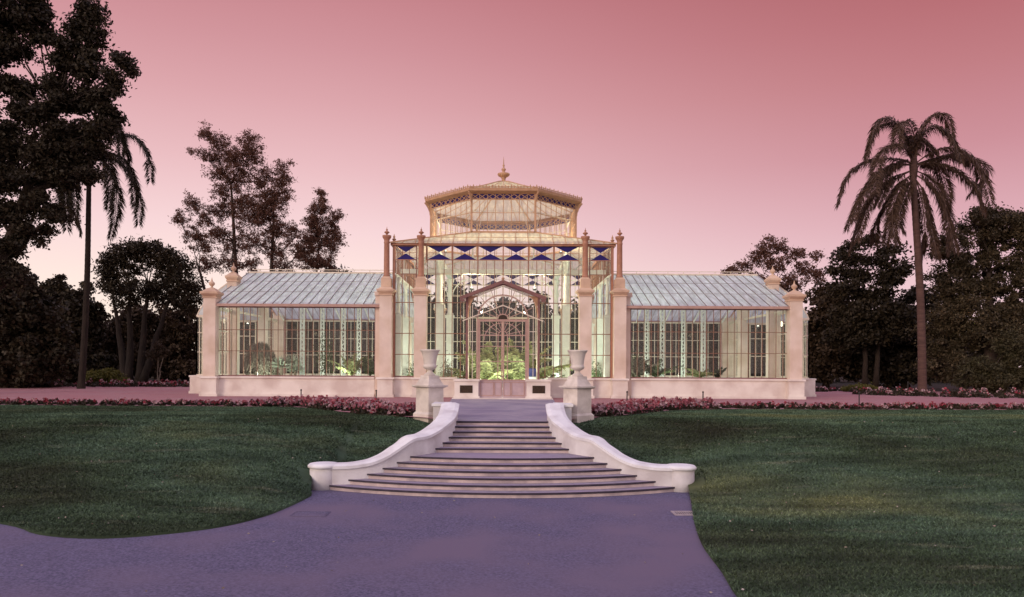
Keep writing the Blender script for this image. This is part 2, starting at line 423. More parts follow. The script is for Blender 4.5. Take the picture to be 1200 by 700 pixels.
LOWL = list(map(tuple, catmull([(-45, 18.6), (-30, 17), (-20, 15.6), (-12, 13.7), (-8.6, 12.35), (-7.4, 11.55), (-6.2, 11.35), (-4.95, 12.0), (-4.35, 13.0), (-4.12, 14.2), (-4.02, 15.4)], 6)))
LOWL += [(-4.45, 15.75), (-4.62, 16.2), (-4.3, 16.38)] + [tuple(p) for p in OUTER[::-1] if -3.9 < p[0] and p[1] < 19.4] + [(-1.75, 20.0), (-2.3, 20.2)]
UPL = [(-45, 26.2), (-20, 26.0), (-8, 25.7), (-6.4, 25.0), (-5.2, 23.0), (-3.6, 21.4), (-2.35, 20.45)]
LOWR = list(map(tuple, catmull([(45, 1.5), (20, 1.5), (2.5, 1.5), (2.62, 5), (2.8, 8.4), (2.95, 9.6), (3.1, 11.1), (3.45, 12.9), (3.85, 14.6), (4.05, 15.4)], 6)))
LOWR += [(4.45, 15.75), (4.62, 16.2), (4.3, 16.38)] + [(-p[0], p[1]) for p in OUTER[::-1] if -3.9 < p[0] and p[1] < 19.4] + [(1.75, 20.0), (2.3, 20.2)]
UPR = [(45, 26.6), (20, 26.2), (8, 25.7), (6.4, 25.2), (4.6, 23.2), (3.4, 21.6), (2.35, 20.45)]

def edge_z(x, d):
    return float(H(x, d))

def lawn_surface(low, up, n=170, m=44):
    # densify the low curve; pair with up curve by arc length of each in x-sorted pieces
    a = resample(low, n); b = resample(up, n)
    mb = MB(); V = []
    for j in range(m):
        t = j / (m - 1); t = t ** 1.0
        for i in range(n):
            q = a[i] * (1 - t) + b[i] * t
            V.append((q[0], q[1] - D0, edge_z(q[0], q[1])))
    Fc = [(j * n + i, j * n + i + 1, (j + 1) * n + i + 1, (j + 1) * n + i) for j in range(m - 1) for i in range(n - 1)]
    k = len(V)
    for i in range(n): V.append((a[i][0], a[i][1] - D0, edge_z(a[i][0], a[i][1]) - 0.12))
    Fc += [(k + i, k + i + 1, i + 1, i) for i in range(n - 1)]
    k2 = len(V)
    for i in range(n): V.append((b[i][0], b[i][1] - D0, edge_z(b[i][0], b[i][1]) - 0.12))
    Fc += [((m - 1) * n + i, (m - 1) * n + i + 1, k2 + i + 1, k2 + i) for i in range(n - 1)]
    mb.v = V; mb.f = Fc
    return mb, np.vstack([a, b[::-1]])

def in_poly(px, py, poly):
    inside = np.zeros(len(px), bool); n = len(poly); j = n - 1
    for i in range(n):
        xi, yi = poly[i]; xj, yj = poly[j]
        if yi != yj:
            c = ((yi > py) != (yj > py)) & (px < (xj - xi) * (py - yi) / (yj - yi) + xi)
            inside ^= c
        j = i
    return inside

def lawn(low, up, xr, nblades, name):
    mb, poly = lawn_surface(low, up)
    o = mb.build('lawn', M['lawn'], smooth=True); tag(o, kind='structure')
    # grass blades, denser near the camera
    n = nblades * 3
    d = 7.5 + (26.5 - 7.5) * RNG.random(n) ** 1.25
    x = RNG.uniform(xr[0], xr[1], n)
    k = np.abs(x) < 0.78 * d + 7.0
    x, d = x[k], d[k]
    k = in_poly(x, d, poly); x, d = x[k][:nblades], d[k][:nblades]
    n = len(x); z = H(x, d)
    base = np.stack([x, d - D0, z - 0.006], 1)
    ang = RNG.uniform(0, 2 * PI, n); wv = np.stack([np.cos(ang), np.sin(ang), np.zeros(n)], 1) * (0.006 + 0.0007 * d)[:, None]
    hgt = RNG.uniform(0.018, 0.052, n) * RNG.uniform(0.6, 1.0, n)
    lean = RNG.normal(0, 0.03, (n, 2))
    tip = base + np.stack([lean[:, 0], lean[:, 1], hgt], 1)
    q = np.stack([base - wv, base + wv, tip], 1).reshape(-1, 3)
    return np_mesh('grass', q, 3, [L_GRASS])
g = lawn(LOWL, UPL, (-27, -1.5), 400000, 'left')
tag(g, 'short mown grass covering the sloping lawn left of the stair', 'grass', kind='stuff')
g = lawn(LOWR, UPR, (1.5, 27), 450000, 'right')
tag(g, 'short mown grass covering the broad lawn right of the stair', 'grass', kind='stuff')

# gravel terrace and concrete strip
tb = MB()
front = UPL[1:] + [(-1.3, 19.15), (1.3, 19.15)] + UPR[::-1][:-1]
poly = [(-40, 26.1)] + front + [(40, 26.5), (40, 47), (24, 50), (-20, 52), (-40, 50)]
tb.poly([W(x, d, -0.004) for x, d in poly])
tag(tb.build('terrace', M['gravel']), kind='structure')
cb = MB(); cb.poly([W(x, d, 0.004) for x, d in [(-1.23, 19.06), (1.23, 19.06), (1.24, 19.75), (1.75, 20.3), (2.3, 32.3), (2.3, 34.6), (-2.3, 34.6), (-2.3, 32.3), (-1.75, 20.3), (-1.24, 19.75)]])
tag(cb.build('walkway', M['concrete']), kind='structure')

# ------------------------------------------------------------------ staircase
R_ = 0.11
stair = thing('stone_staircase', 'broad flight of pale steps with dark nosings fanning out towards the path', 'staircase', W(0, 15.1, -1.32))
def inner_at(d):      # half width of wall line at distance d
    p = INNER[INNER[:, 1].argsort()]
    return float(-np.interp(d, p[:, 1], p[:, 0]))
CEN = 23.6
def front_line(k):
    """list of (x,d) of the nosing edge of step k (0 = top) from left to right"""
    if k <= 5:
        d = 19.0 - 0.30 * k; hw = inner_at(d) + 0.05
        return [(-hw + 2 * hw * i / 8, d) for i in range(9)]
    dc = 16.45 - 0.283 * (k - 6); Rk = CEN - dc
    # widest x where the arc meets the inner wall
    best = 2.0
    for x in np.linspace(1.2, 4.4, 400):
        d = CEN - math.sqrt(Rk * Rk - x * x)
        if d <= 15.99 + 1e-6 or inner_at(d) > x: best = x
        if d > 16.0 and inner_at(d) < x: break
    hw = min(best + 0.06, 4.0)
    return [(x, CEN - math.sqrt(Rk * Rk - x * x)) for x in np.linspace(-hw, hw, 33)]
for k in range(12):
    z = -R_ * k; fl = front_line(k)
    back = 19.3 if k == 0 else max(front_line(k - 1), key=lambda p: p[1])[1] + 0.25
    back = min(back, 19.35)
    def ring(off, zz, ins=0.0):
        return [W(x, d + off, zz) for x, d in fl]
    body = MB(); n = len(fl)
    # riser face
    top = ring(0.03, z - 0.045); bot = ring(0.03, z - R_ - 0.02)
    for i in range(n - 1): body.poly([bot[i], bot[i + 1], top[i + 1], top[i]])
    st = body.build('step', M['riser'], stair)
    nb = MB()
    a = ring(0.0, z); b = ring(0.0, z - 0.034); c = ring(0.045, z - 0.034)
    for i in range(n - 1):
        nb.poly([b[i], b[i + 1], a[i + 1], a[i]]); nb.poly([c[i], c[i + 1], b[i + 1], b[i]])
    e = ring(0.025, z + 0.0005)
    for i in range(n - 1): nb.poly([a[i], a[i + 1], e[i + 1], e[i]])
    nb.build('nosing', M['nosing'], st)
    t = MB(); e = ring(0.025, z)
    far = [W(x, max(back, d + 0.3), z) for x, d in fl]
    for i in range(n - 1): t.poly([e[i], e[i + 1], far[i + 1], far[i]])
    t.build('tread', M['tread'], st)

# curved side walls
CZ = [(-1.22, 19.6, 0.47), (-1.22, 19.2, 0.32), (-1.35, 18.1, 0.06), (-1.55, 17.6, -0.10), (-1.82, 17.2, -0.205), (-2.11, 16.82, -0.225), (-2.26, 16.7, -0.34),
      (-2.63, 16.45, -0.60), (-2.92, 16.27, -0.72), (-3.37, 16.08, -0.775), (-3.78, 15.99, -0.775), (-4.2, 15.95, -0.765)]
def coping_z(i):
    s = np.concatenate([[0], np.cumsum(np.linalg.norm(np.diff(INNER, axis=0), axis=1))])
    key = []
    for x, d, z in CZ:
        j = int(np.argmin((INNER[:, 0] - x) ** 2 + (INNER[:, 1] - d) ** 2)); key.append((s[j], z))
    key.sort(); ks = np.array(key)
    return np.interp(s, ks[:, 0], ks[:, 1])
zc = coping_z(0)
zc = np.convolve(np.pad(zc, 2, mode='edge'), np.ones(5) / 5, mode='valid')
def stair_wall(side, label):
    sgn = side
    w = thing('stair_wall', label, 'stair wall', W(sgn * -2.3, 16.6, -1.32), 'curved walls beside the steps')
    def loft(inn, out, z0, z1):
        mb = MB(); n = len(inn); V = []
        for i in range(n):
            for (p, z) in ((inn[i], z0[i]), (inn[i], z1[i]), (out[i], z1[i]), (out[i], z0[i])):
                V.append(tuple(W(-sgn * -p[0], p[1], z)))
        mb.v = V
        for i in range(n - 1):
            a = 4 * i; b = 4 * (i + 1)
            for q in range(4):
                q2 = (q + 1) % 4; mb.f.append((a + q, a + q2, b + q2, b + q))
        mb.f += [(0, 1, 2, 3), tuple(4 * (n - 1) + q for q in (3, 2, 1, 0))]
        return mb
    base = np.full(len(INNER), -1.40)
    loft(INNER, OUTER, base, zc - 0.075).build('body', M['wallwhite'], w)
    ci = offset_line(INNER, -0.045); co = offset_line(INNER, 0.445)
    cop = loft(ci, co, zc - 0.085, zc - 0.02)
    # slightly domed top
    mid = offset_line(INNER, 0.2)
    t1 = offset_line(INNER, 0.06); t2 = offset_line(INNER, 0.34); n = len(INNER)
    rows = [(ci, zc - 0.02), (t1, zc + 0.018), (t2, zc + 0.018), (co, zc - 0.02)]
    b = len(cop.v)
    for i in range(n):
        for p, z in rows: cop.v.append(tuple(W(sgn * p[i][0], p[i][1], z[i])))
    for i in range(n - 1):
        for q in range(3): cop.f.append((b + 4 * i + q, b + 4 * i + q + 1, b + 4 * i + 5 + q, b + 4 * i + 4 + q))
    cop.f.append(tuple(b + q for q in range(4)))
    cop.build('coping', M['coping'], w, smooth=False)
    # round newel drum at the low end
    cx, cd = sgn * -4.02, 16.19
    MB().lathe([(0.305, 0), (0.305, 0.59)], cx, cd - D0, -1.42, 28).build('newel', M['wallwhite'], w, smooth=True)
    MB().lathe([(0.305, 0), (0.35, 0.015), (0.35, 0.06), (0.31, 0.095), (0.2, 0.105), (0.02, 0.108)], cx, cd - D0, -0.85, 28).build('newel_cap', M['coping'], w, smooth=True)
    # low return block that joins the urn pedestal
    blk = MB(); x0, x1 = sorted((sgn * -1.9, sgn * -1.50))
    blk.box(x0, x1, 19.7 - D0, 20.75 - D0, -0.2, 0.36)
    rb = blk.build('return_block', M['wallwhite'], w)
    MB().box(x0 - 0.04, x1 + 0.04, 19.66 - D0, 20.7 - D0, 0.36, 0.43).build('block_cap', M['coping'], rb)
    return w
stair_wall(1, 'low curved white wall sweeping down the left side of the steps')
stair_wall(-1, 'low curved white wall sweeping down the right side of the steps')

def pedestal(x, d, z0, rot, label, ulabel):
    p = thing('urn_pedestal', label, 'pedestal', W(x, d, z0), 'square pedestals at the head of the steps')
    y = d - D0
    MB().frustum(x, y, z0 - 0.3, 0.08, 0.34, 0.34, rot).frustum(x, y, 0.08, 0.14, 0.34, 0.29, rot).build('base', M['urnwhite'], p)
    MB().frustum(x, y, 0.14, 0.83, 0.285, 0.28, rot).build('shaft', M['urnwhite'], p)
    MB().frustum(x, y, 0.83, 0.87, 0.30, 0.375, rot).frustum(x, y, 0.87, 0.91, 0.375, 0.375, rot).frustum(x, y, 0.91, 1.10, 0.29, 0.20, rot).frustum(x, y, 1.10, 1.19, 0.20, 0.19, rot).build('cap', M['urnwhite'], p)
    prof = [(0.17, 0), (0.17, 0.03), (0.12, 0.06), (0.075, 0.11), (0.075, 0.15), (0.11, 0.17), (0.17, 0.20), (0.20, 0.24), (0.20, 0.28), (0.178, 0.305), (0.178, 0.33), (0.19, 0.42), (0.207, 0.54), (0.235, 0.64), (0.275, 0.70), (0.288, 0.715), (0.288, 0.745), (0.25, 0.745), (0.20, 0.62), (0.16, 0.40), (0.05, 0.36)]
    u = MB().lathe(prof, 0, 0, 0, 28).build('urn', M['urnwhite'], None, smooth=True)
    u.location = (x, y, 1.19)
    tag(u, ulabel, 'urn', 'stone urns beside the steps')
pedestal(-2.11, 20.85, 0.0, PI / 4 + 0.02, 'pale square pedestal set cornerwise left of the stair head', 'fluted pale urn standing on the left pedestal')
pedestal(2.14, 20.55, -0.1, PI / 4 - 0.1, 'pale square pedestal set cornerwise right of the stair head', 'fluted pale urn standing on the right pedestal')

# ------------------------------------------------------------------ glasshouse
GH = thing('glasshouse', 'long white Victorian glass palm house with domed central hall and two wings', 'glasshouse', (0, 5.3, 0))
def sub(mb, name, mat, parent=GH, **k): return mb.build(name, mat, parent, **k)

sub(MB().box(-14.0, 14.0, 0.2, 10.4, -0.05, 0.06), 'floor', M['floor'])

def plinth(x0, x1, y0, y1, face):
    """low masonry base wall; face -1 = looks to -y, +1 = +y, 'l','r' side walls"""
    p = sub(MB().box(x0, x1, y0, y1, -0.1, 0.86), 'plinth_wall', M['plinth'])
    e = 0.06
    sub(MB().box(x0 - (e if face == 'l' else 0), x1 + (e if face == 'r' else 0), y0 - (e if face == -1 else 0), y1 + (e if face == 1 else 0), 0.86, 0.955), 'coping', M['plinth'], p, bevel=0.015)
    sub(MB().box(x0 - (e if face == 'l' else -.002), x1 + (e if face == 'r' else -.002), y0 - (e if face == -1 else -.002), y1 + (e if face == 1 else -.002), -0.1, 0.13), 'base_mould', M['plinth'], p)
for sy, f in ((0, -1), (1, 1)):
    for s in (-1, 1):
        a, b = sorted((s * 13.9, s * 6.2)); y = (-0.05, 0.3) if sy == 0 else (10.3, 10.65)
        plinth(a, b, y[0], y[1], f)
        a, b = sorted((s * 5.34, s * 4.26)); plinth(a, b, y[0] - (0.03 if sy == 0 else 0), y[1], f)
        a, b = sorted((s * 3.66, s * 2.2)); plinth(a, b, y[0] - (0.03 if sy == 0 else 0), y[1], f)
plinth(-2.2, 2.2, 10.3, 10.65, 1)
for s in (-1, 1):
    # gable ends beside the bay, and the bay itself
    a, b = sorted((s * 14.35, s * 14.0))
    f = 'r' if s > 0 else 'l'
    plinth(a, b, 0.35, 2.75, f); plinth(a, b, 7.85, 10.25, f)
    a, b = sorted((s * 16.5, s * 16.1)); plinth(a, b, 3.1, 7.5, f)
    a, b = sorted((s * 16.1, s * 14.5)); plinth(a, b, 3.1, 3.42, -1); plinth(a, b, 7.18, 7.5, 1)

def finial_prof(sc=1.0):
    return [(r * sc, z * sc) for r, z in [(0.16, 0), (0.16, 0.04), (0.06, 0.08), (0.05, 0.13), (0.10, 0.17), (0.145, 0.24), (0.145, 0.30), (0.10, 0.36), (0.05, 0.39), (0.045, 0.43), (0.02, 0.52), (0.004, 0.60)]]

def masonry_pier(x, y, h, hw, top='finial', base=True, cap_sc=1.0):
    p = sub(MB().box(x - hw, x + hw, y - hw, y + hw, 0.93, h - 0.33), 'pier', M['pier'], bevel=0.012)
    if base:
        b = MB().box(x - hw - 0.07, x + hw + 0.07, y - hw - 0.07, y + hw + 0.07, -0.1, 0.86)
        b.frustum(x, y, 0.86, 0.95, hw + 0.13, hw + 0.11); b.box(x - hw - 0.13, x + hw + 0.13, y - hw - 0.13, y + hw + 0.13, -0.1, 0.128)
        sub(b, 'base', M['plinth'], p)
    c = MB().box(x - hw - 0.04, x + hw + 0.04, y - hw - 0.04, y + hw + 0.04, h - 0.40, h - 0.335)
    c.frustum(x, y, h - 0.33, h - 0.20, hw, hw + 0.11 * cap_sc).box(x - hw - 0.12 * cap_sc, x + hw + 0.12 * cap_sc, y - hw - 0.12 * cap_sc, y + hw + 0.12 * cap_sc, h - 0.20, h - 0.10)
    c.frustum(x, y, h - 0.10, h + 0.08, hw + 0.06, hw * 0.55)
    sub(c, 'cap', M['cap'], p)
    if top == 'finial':
        sub(MB().lathe(finial_prof(0.95), x, y, h + 0.06, 16), 'finial', M['cap'], p, smooth=True)
    return p
for s in (-1, 1):
    for y in (0.0, 10.6):
        masonry_pier(s * 14.10, y, 5.12, 0.30)
    for y in (2.98, 7.62):
        masonry_pier(s * 14.17, y, 6.27, 0.25, base=False, cap_sc=0.7)

def hall_pier(x, y, set_back=0):
    """masonry pier carrying an iron column, at the corners and sides of the central hall"""
    p = masonry_pier(x, y, 5.28, 0.295, top=None)
    if set_back:
        q = MB(); a, b = sorted((x + set_back * 0.30, x + set_back * 0.56)); yy = sorted((y + (0.12 if y < 5 else -0.12), y + (0.42 if y < 5 else -0.42)))
        q.box(a, b, yy[0], yy[1], -0.1, 4.9); q.box(a - 0.03, b + 0.08, yy[0] - 0.06, yy[1] + 0.06, 4.9, 5.1); q.box(a - 0.01, b + 0.06, yy[0] - 0.06, yy[1] + 0.04, -0.1, 0.9)
        sub(q, 'side_pilaster', M['pier'], p)
    cx = x
    c = MB().frustum(cx, y, 5.30, 5.72, 0.235, 0.235).frustum(cx, y, 5.72, 5.80, 0.20, 0.17)
    sub(c, 'column_base', M['cap'], p)
    prof = [(0.16, 5.80), (0.175, 5.83), (0.15, 5.88), (0.142, 5.95), (0.130, 7.40), (0.15, 7.44), (0.13, 7.48), (0.135, 7.58), (0.20, 7.68), (0.215, 7.72), (0.215, 7.79), (0.14, 7.80)]
    sub(MB().lathe(prof, cx, y, 0, 18), 'column', M['redmetal'], p, smooth=True)
    f = [(0.05, 7.79), (0.04, 7.84), (0.06, 7.88), (0.125, 7.92), (0.125, 7.96), (0.06, 8.0), (0.03, 8.03), (0.055, 8.07), (0.02, 8.11), (0.004, 8.22)]
    sub(MB().lathe(f, cx, y, 0, 14), 'finial', M['redmetal'], p, smooth=True)
for s in (-1, 1):
    for y in (-0.12, 10.72):
        hall_pier(s * 5.62, y, s)
        hall_pier(s * 3.96, y)

# corner posts of the hall
for s in (-1, 1):
    for y in (0.1, 10.5):
        cp = sub(MB().box(s * 5.30 - 0.06, s * 5.30 + 0.06, y - 0.06, y + 0.06, 0.95, 7.62), 'corner_post', M['redmetal'])
        sub(MB().lathe([(0.09, 7.62), (0.10, 7.66), (0.03, 7.70), (0.06, 7.76), (0.03, 7.82), (0.004, 7.92)], s * 5.30, y, 0, 10), 'finial', M['rust'], cp, smooth=True)

def window(p0, p1, z0, z1, nv, zs, barmat, bw=0.035, glass='glass', major=None, majmat=None, frame=True, ft=0.09):
    """glazed bay between two plan points; nv lights, zs = transoms"""
    p0 = Vector((*p0, 0)); p1 = Vector((*p1, 0))
    g = MB(); up = Vector((0, 0, 1))
    g.poly([p0 + up * z0, p1 + up * z0, p1 + up * z1, p0 + up * z1])
    w = sub(g, 'window', M[glass])
    b = MB()
    for i in range(1, nv):
        q = p0.lerp(p1, i / nv); t = bw
        if major and i % major == 0: t = bw * 1.8
        b.beam(q + up * (z0 - 0.0), q + up * z1, t, t * 1.6)
    for z in zs: b.beam(p0 + up * z, p1 + up * z, bw * 1.2, bw * 1.2)
    sub(b, 'glazing_bars', M[barmat], w)
    if ft < 0.05: ft = 0.03
    fr = MB(); fr.beam(p0 + up * (z0 + .03), p1 + up * (z0 + .03), ft, ft * .8); fr.beam(p0 + up * (z1 - .03), p1 + up * (z1 - .03), ft, ft * .8)
    fw_ = min(ft, 0.05)
    for q in (p0, p1): fr.beam(q + up * (z0 + 0.002), q + up * (z1 - 0.002), fw_, fw_ * 1.7)
    sub(fr, 'frame', M['cream_bar' if barmat == 'cream_bar' else ('mauve' if ft > 0.05 else barmat)], w)
    return w

# wing windows
WZ = [3.22, 2.19]
for s in (-1, 1):
    a, b = sorted((s * 13.95, s * 6.2))
    window((a, 0.12), (b, 0.12), 0.95, 4.36, 23, WZ, 'brown_bar', 0.024)
    window((a, 10.48), (b, 10.48), 0.95, 4.36, 23, WZ, 'cream_bar', 0.03)
    for y0, y1 in ((0.3, 2.7), (7.9, 10.3)):
        window((s * 14.22, y0), (s * 14.22, y1), 0.95, 4.3, 7, WZ, 'cream_bar', 0.034)
    # end bay
    window((s * 16.2, 3.25), (s * 16.2, 7.35), 0.95, 4.1, 12, WZ, 'cream_bar', 0.036)
    for y in (3.25, 7.35):
        window((s * 14.5, y), (s * 16.2, y), 0.95, 4.1, 5, WZ, 'cream_bar', 0.036)
    prof = [(14.3, 5.95), (14.6, 5.82), (14.95, 5.56), (15.3, 5.28), (15.62, 4.98), (15.9, 4.65), (16.1, 4.32), (16.2, 4.08)]
    rf = MB()
    for (xa, za), (xb, zb) in zip(prof[:-1], prof[1:]):
        rf.poly([(s * xa, 3.25, za), (s * xb, 3.25, zb), (s * xb, 7.35, zb), (s * xa, 7.35, za)])
    for y in (3.25, 7.35):
        rf.poly([(s * xa, y, za) for xa, za in prof] + [(s * 14.3, y, 4.1)])
    br = sub(rf, 'bay_roof', M['wing_roof'])
    bb = MB()
    for k in range(13):
        y = 3.25 + 4.1 * k / 12
        bb.path([(s * xa, y, za + 0.01) for xa, za in prof], 0.035, 0.06)
    for xx in (15.1, 15.65):
        for y in (3.25, 7.35): bb.beam((s * xx, y, 4.1), (s * xx, y, 4.1 + (5.95 - 4.1) * (1 - ((xx - 14.3) / 1.9) ** 1.6)), 0.03)
    for y in (3.25, 7.35): bb.beam((s * 14.3, y, 4.12), (s * 16.2, y, 4.12), 0.07, 0.07)
    bb.beam((s * 16.2, 3.25, 4.1), (s * 16.2, 7.35, 4.1), 0.08, 0.08)
    sub(bb, 'glazing_bars', M['cream_bar'], br)

# wing roofs
EZ, RZ = 4.46, 6.66
for s in (-1, 1):
    x0, x1 = s * 5.42, s * 14.2
    for side in (0, 1):
        ye = -0.14 if side == 0 else 10.74
        r = MB(); r.poly([(x0, ye, EZ), (x1, ye, EZ), (x1, 5.3, RZ), (x0, 5.3, RZ)])
        ro = sub(r, 'wing_roof', M['wing_roof'])
        b = MB()
        n = 20
        for i in range(n + 1):
            x = x0 + (x1 - x0) * i / n
            b.beam((x, ye, EZ + 0.02), (x, 5.3, RZ + 0.02), 0.026, 0.04)
        for t in (0.36, 0.70):
            b.beam((x0, ye + (5.3 - ye) * t, EZ + (RZ - EZ) * t + 0.005), (x1, ye + (5.3 - ye) * t, EZ + (RZ - EZ) * t + 0.005), 0.02, 0.02)
        sub(b, 'rafters', M['grey_bar'], ro)
        g = MB(); yy = ye + (-0.02 if side == 0 else 0.02)
        g.box(min(x0, x1 * 0.985), max(x0, x1 * 0.985), yy - 0.09, yy + 0.06, EZ - 0.13, EZ - 0.005)
        sub(g, 'gutter', M['eave'], ro)
    # gable triangle above the bay
    gt = MB(); gt.poly([(s * 14.2, 0.1, 4.36), (s * 14.2, 10.5, 4.36), (s * 14.2, 5.3, 6.6)])
    go = sub(gt, 'gable_window', M['glass'])
    gb = MB()
    for k in range(1, 12):
        y = 0.1 + 10.4 * k / 12; gb.beam((s * 14.2, y, 4.3), (s * 14.2, y, 4.36 + 2.24 * (1 - abs(y - 5.3) / 5.2)), 0.035)
    gb.beam((s * 14.2, 0.1, 4.36), (s * 14.2, 10.5, 4.36), 0.10)
    sub(gb, 'glazing_bars', M['cream_bar'], go)
    rr = MB().beam((x0, 5.3, RZ + 0.03), (x1, 5.3, RZ + 0.03), 0.12, 0.09)
    for k in range(10):
        x = x0 + (x1 - x0) * (k + 0.3) / 10; rr.beam((x, 5.3, RZ + 0.05), (x, 5.3, RZ + 0.2), 0.03)
    rr.beam((x0, 5.3, RZ + 0.19), (x1 * 0.985, 5.3, RZ + 0.19), 0.035)
    sub(rr, 'ridge_rail', M['cream_bar'])

# slim lattice posts and trusses inside the wings
def lattice_post(x, y, zt):
    b = MB()
    w = 0.085
    for dx in (-w, w):
        for dy in (-w, w): b.beam((x + dx, y + dy, 0.06), (x + dx, y + dy, zt), 0.036)
    n = int((zt - 0.1) / 0.22)
    for k in range(n):
        z = 0.1 + 0.22 * k; sgn = 1 if k % 2 else -1
        for yy in (y - w, y + w): b.beam((x - w * sgn, yy, z), (x + w * sgn, yy, z + 0.22), 0.024)
    for sx in (-1, 1):
        arc = [(x + sx * (0.08 + 0.75 * (1 - math.cos(t))), y, zt - 0.95 + 0.95 * math.sin(t)) for t in np.linspace(0, PI / 2, 8)]
        b.path(arc, 0.035)
    return sub(b, 'lattice_post', M['white_iron'])
for s in (-1, 1):
    for x in (8.44, 10.6):
        for y in (3.2, 7.4):
            lattice_post(s * x, y, EZ + (RZ - EZ) * (3.3 / 5.45) - 0.05)
    for y in (3.2, 7.4):
        sub(MB().beam((s * 5.5, y, 5.72), (s * 14.1, y, 5.72), 0.09, 0.14), 'purlin', M['white_iron'])
    for k in range(5):
        x = s * (6.6 + 1.8 * k)
        t = MB().beam((x, 0.15, 4.36), (x, 5.3, 6.52), 0.05, 0.09).beam((x, 10.45, 4.36), (x, 5.3, 6.52), 0.05, 0.09)
        t.beam((x, 3.2, 5.6), (x, 7.4, 5.6), 0.03).beam((x, 5.3, 5.6), (x, 5.3, 6.5), 0.03).beam((x, 3.2, 5.6), (x, 5.3, 6.4), 0.025).beam((x, 7.4, 5.6), (x, 5.3, 6.4), 0.025)
        sub(t, 'truss', M['white_iron'])

for s in (-1, 1):
    a, b = sorted((s * 13.6, s * 6.4))
    pb = MB().box(a, b, 0.45, 3.0, 0.055, 0.78)
    sub(pb, 'planting_bed', M['soil'])
# central hall walls
HZ = [2.06, 3.08, 4.58, 5.97]
EH = 7.36
def bowtie_band(x0, x1, y, n, out):
    """row of blue triangles above the hall glazing"""
    w = (x1 - x0) / n
    for i in range(n):
        a = x0 + w * i + 0.05; b = x0 + w * (i + 1) - 0.05; m = (a + b) / 2
        t = MB()
        yy = y + out * 0.03
        z0, z1 = 6.67, 7.32; zm = (z0 + z1) / 2
        t.poly([(a, yy, z1), (b, yy, z1), (m, yy, zm + 0.03)]); t.poly([(a, yy, z0), (b, yy, z0), (m, yy, zm - 0.03)])
        f = sub(t, 'frieze_panel', M['blue'])
        pg = MB(); yy2 = y + out * 0.026
        pg.poly([(a, yy2, z1 - 0.02), (a, yy2, z0 + 0.02), (m - 0.02, yy2, zm)]); pg.poly([(b, yy2, z1 - 0.02), (b, yy2, z0 + 0.02), (m + 0.02, yy2, zm)])
        sub(pg, 'pale_pane', M['lantern_glass'], f)
        fr = MB().beam((x0 + w * i, y + out * 0.05, z0 - 0.05), (x0 + w * i, y + out * 0.05, z1), 0.06, 0.06)
        fr.beam((a, y + out * 0.05, z0 - 0.02), (b, y + out * 0.05, z0 - 0.02), 0.035, 0.035).beam((a, y + out * 0.04, zm), (b, y + out * 0.04, zm), 0.018, 0.018)
        sub(fr, 'frame', M['redmetal'], f)
for y, out, mat in ((0.10, -1, 'brown_bar'), (10.5, 1, 'cream_bar')):
    for s in (-1, 1):
        a, b = sorted((s * 5.24, s * 4.2)); window((a, y), (b, y), 0.95, EH, 3, HZ + [6.66], mat, 0.034)
        bowtie_band(a, b, y, 1, out)
        a, b = sorted((s * 3.68, s * 1.65))
        window((a, y), (b, y), 0.95, 5.97, 5, HZ[:-1], mat, 0.034, ft=0.045)
    window((-3.68, y), (3.68, y), 5.97, EH, 18, [6.66], mat, 0.034, major=3, ft=0.045)
    bowtie_band(-3.72, 3.72, y, 6, out)
    e = MB().box(-5.45, 5.45, y - 0.14, y + 0.14, EH - 0.02, EH + 0.09)
    sub(e, 'eave_beam', M['redmetal'])
    window((-1.65, y), (1.65, y), 4.6, 5.97, 8, [], mat, 0.03, ft=0.045)
window((-1.65, 10.5), (1.65, 10.5), 0.95, 4.6, 8, HZ[:2], 'cream_bar', 0.034)
for s in (-1, 1):
    window((s * 5.3, 0.2), (s * 5.3, 10.4), 5.97, EH, 24, [6.66], 'brown_bar', 0.034, major=3)
    sub(MB().box(s * 5.32 - 0.13, s * 5.32 + 0.13, 0.25, 10.35, EH - 0.02, EH + 0.09), 'eave_beam', M['redmetal'])
    sub(MB().beam((s * 5.3, 0.2, 5.95), (s * 5.3, 10.4, 5.95), 0.14, 0.2), 'side_beam', M['white_iron'])

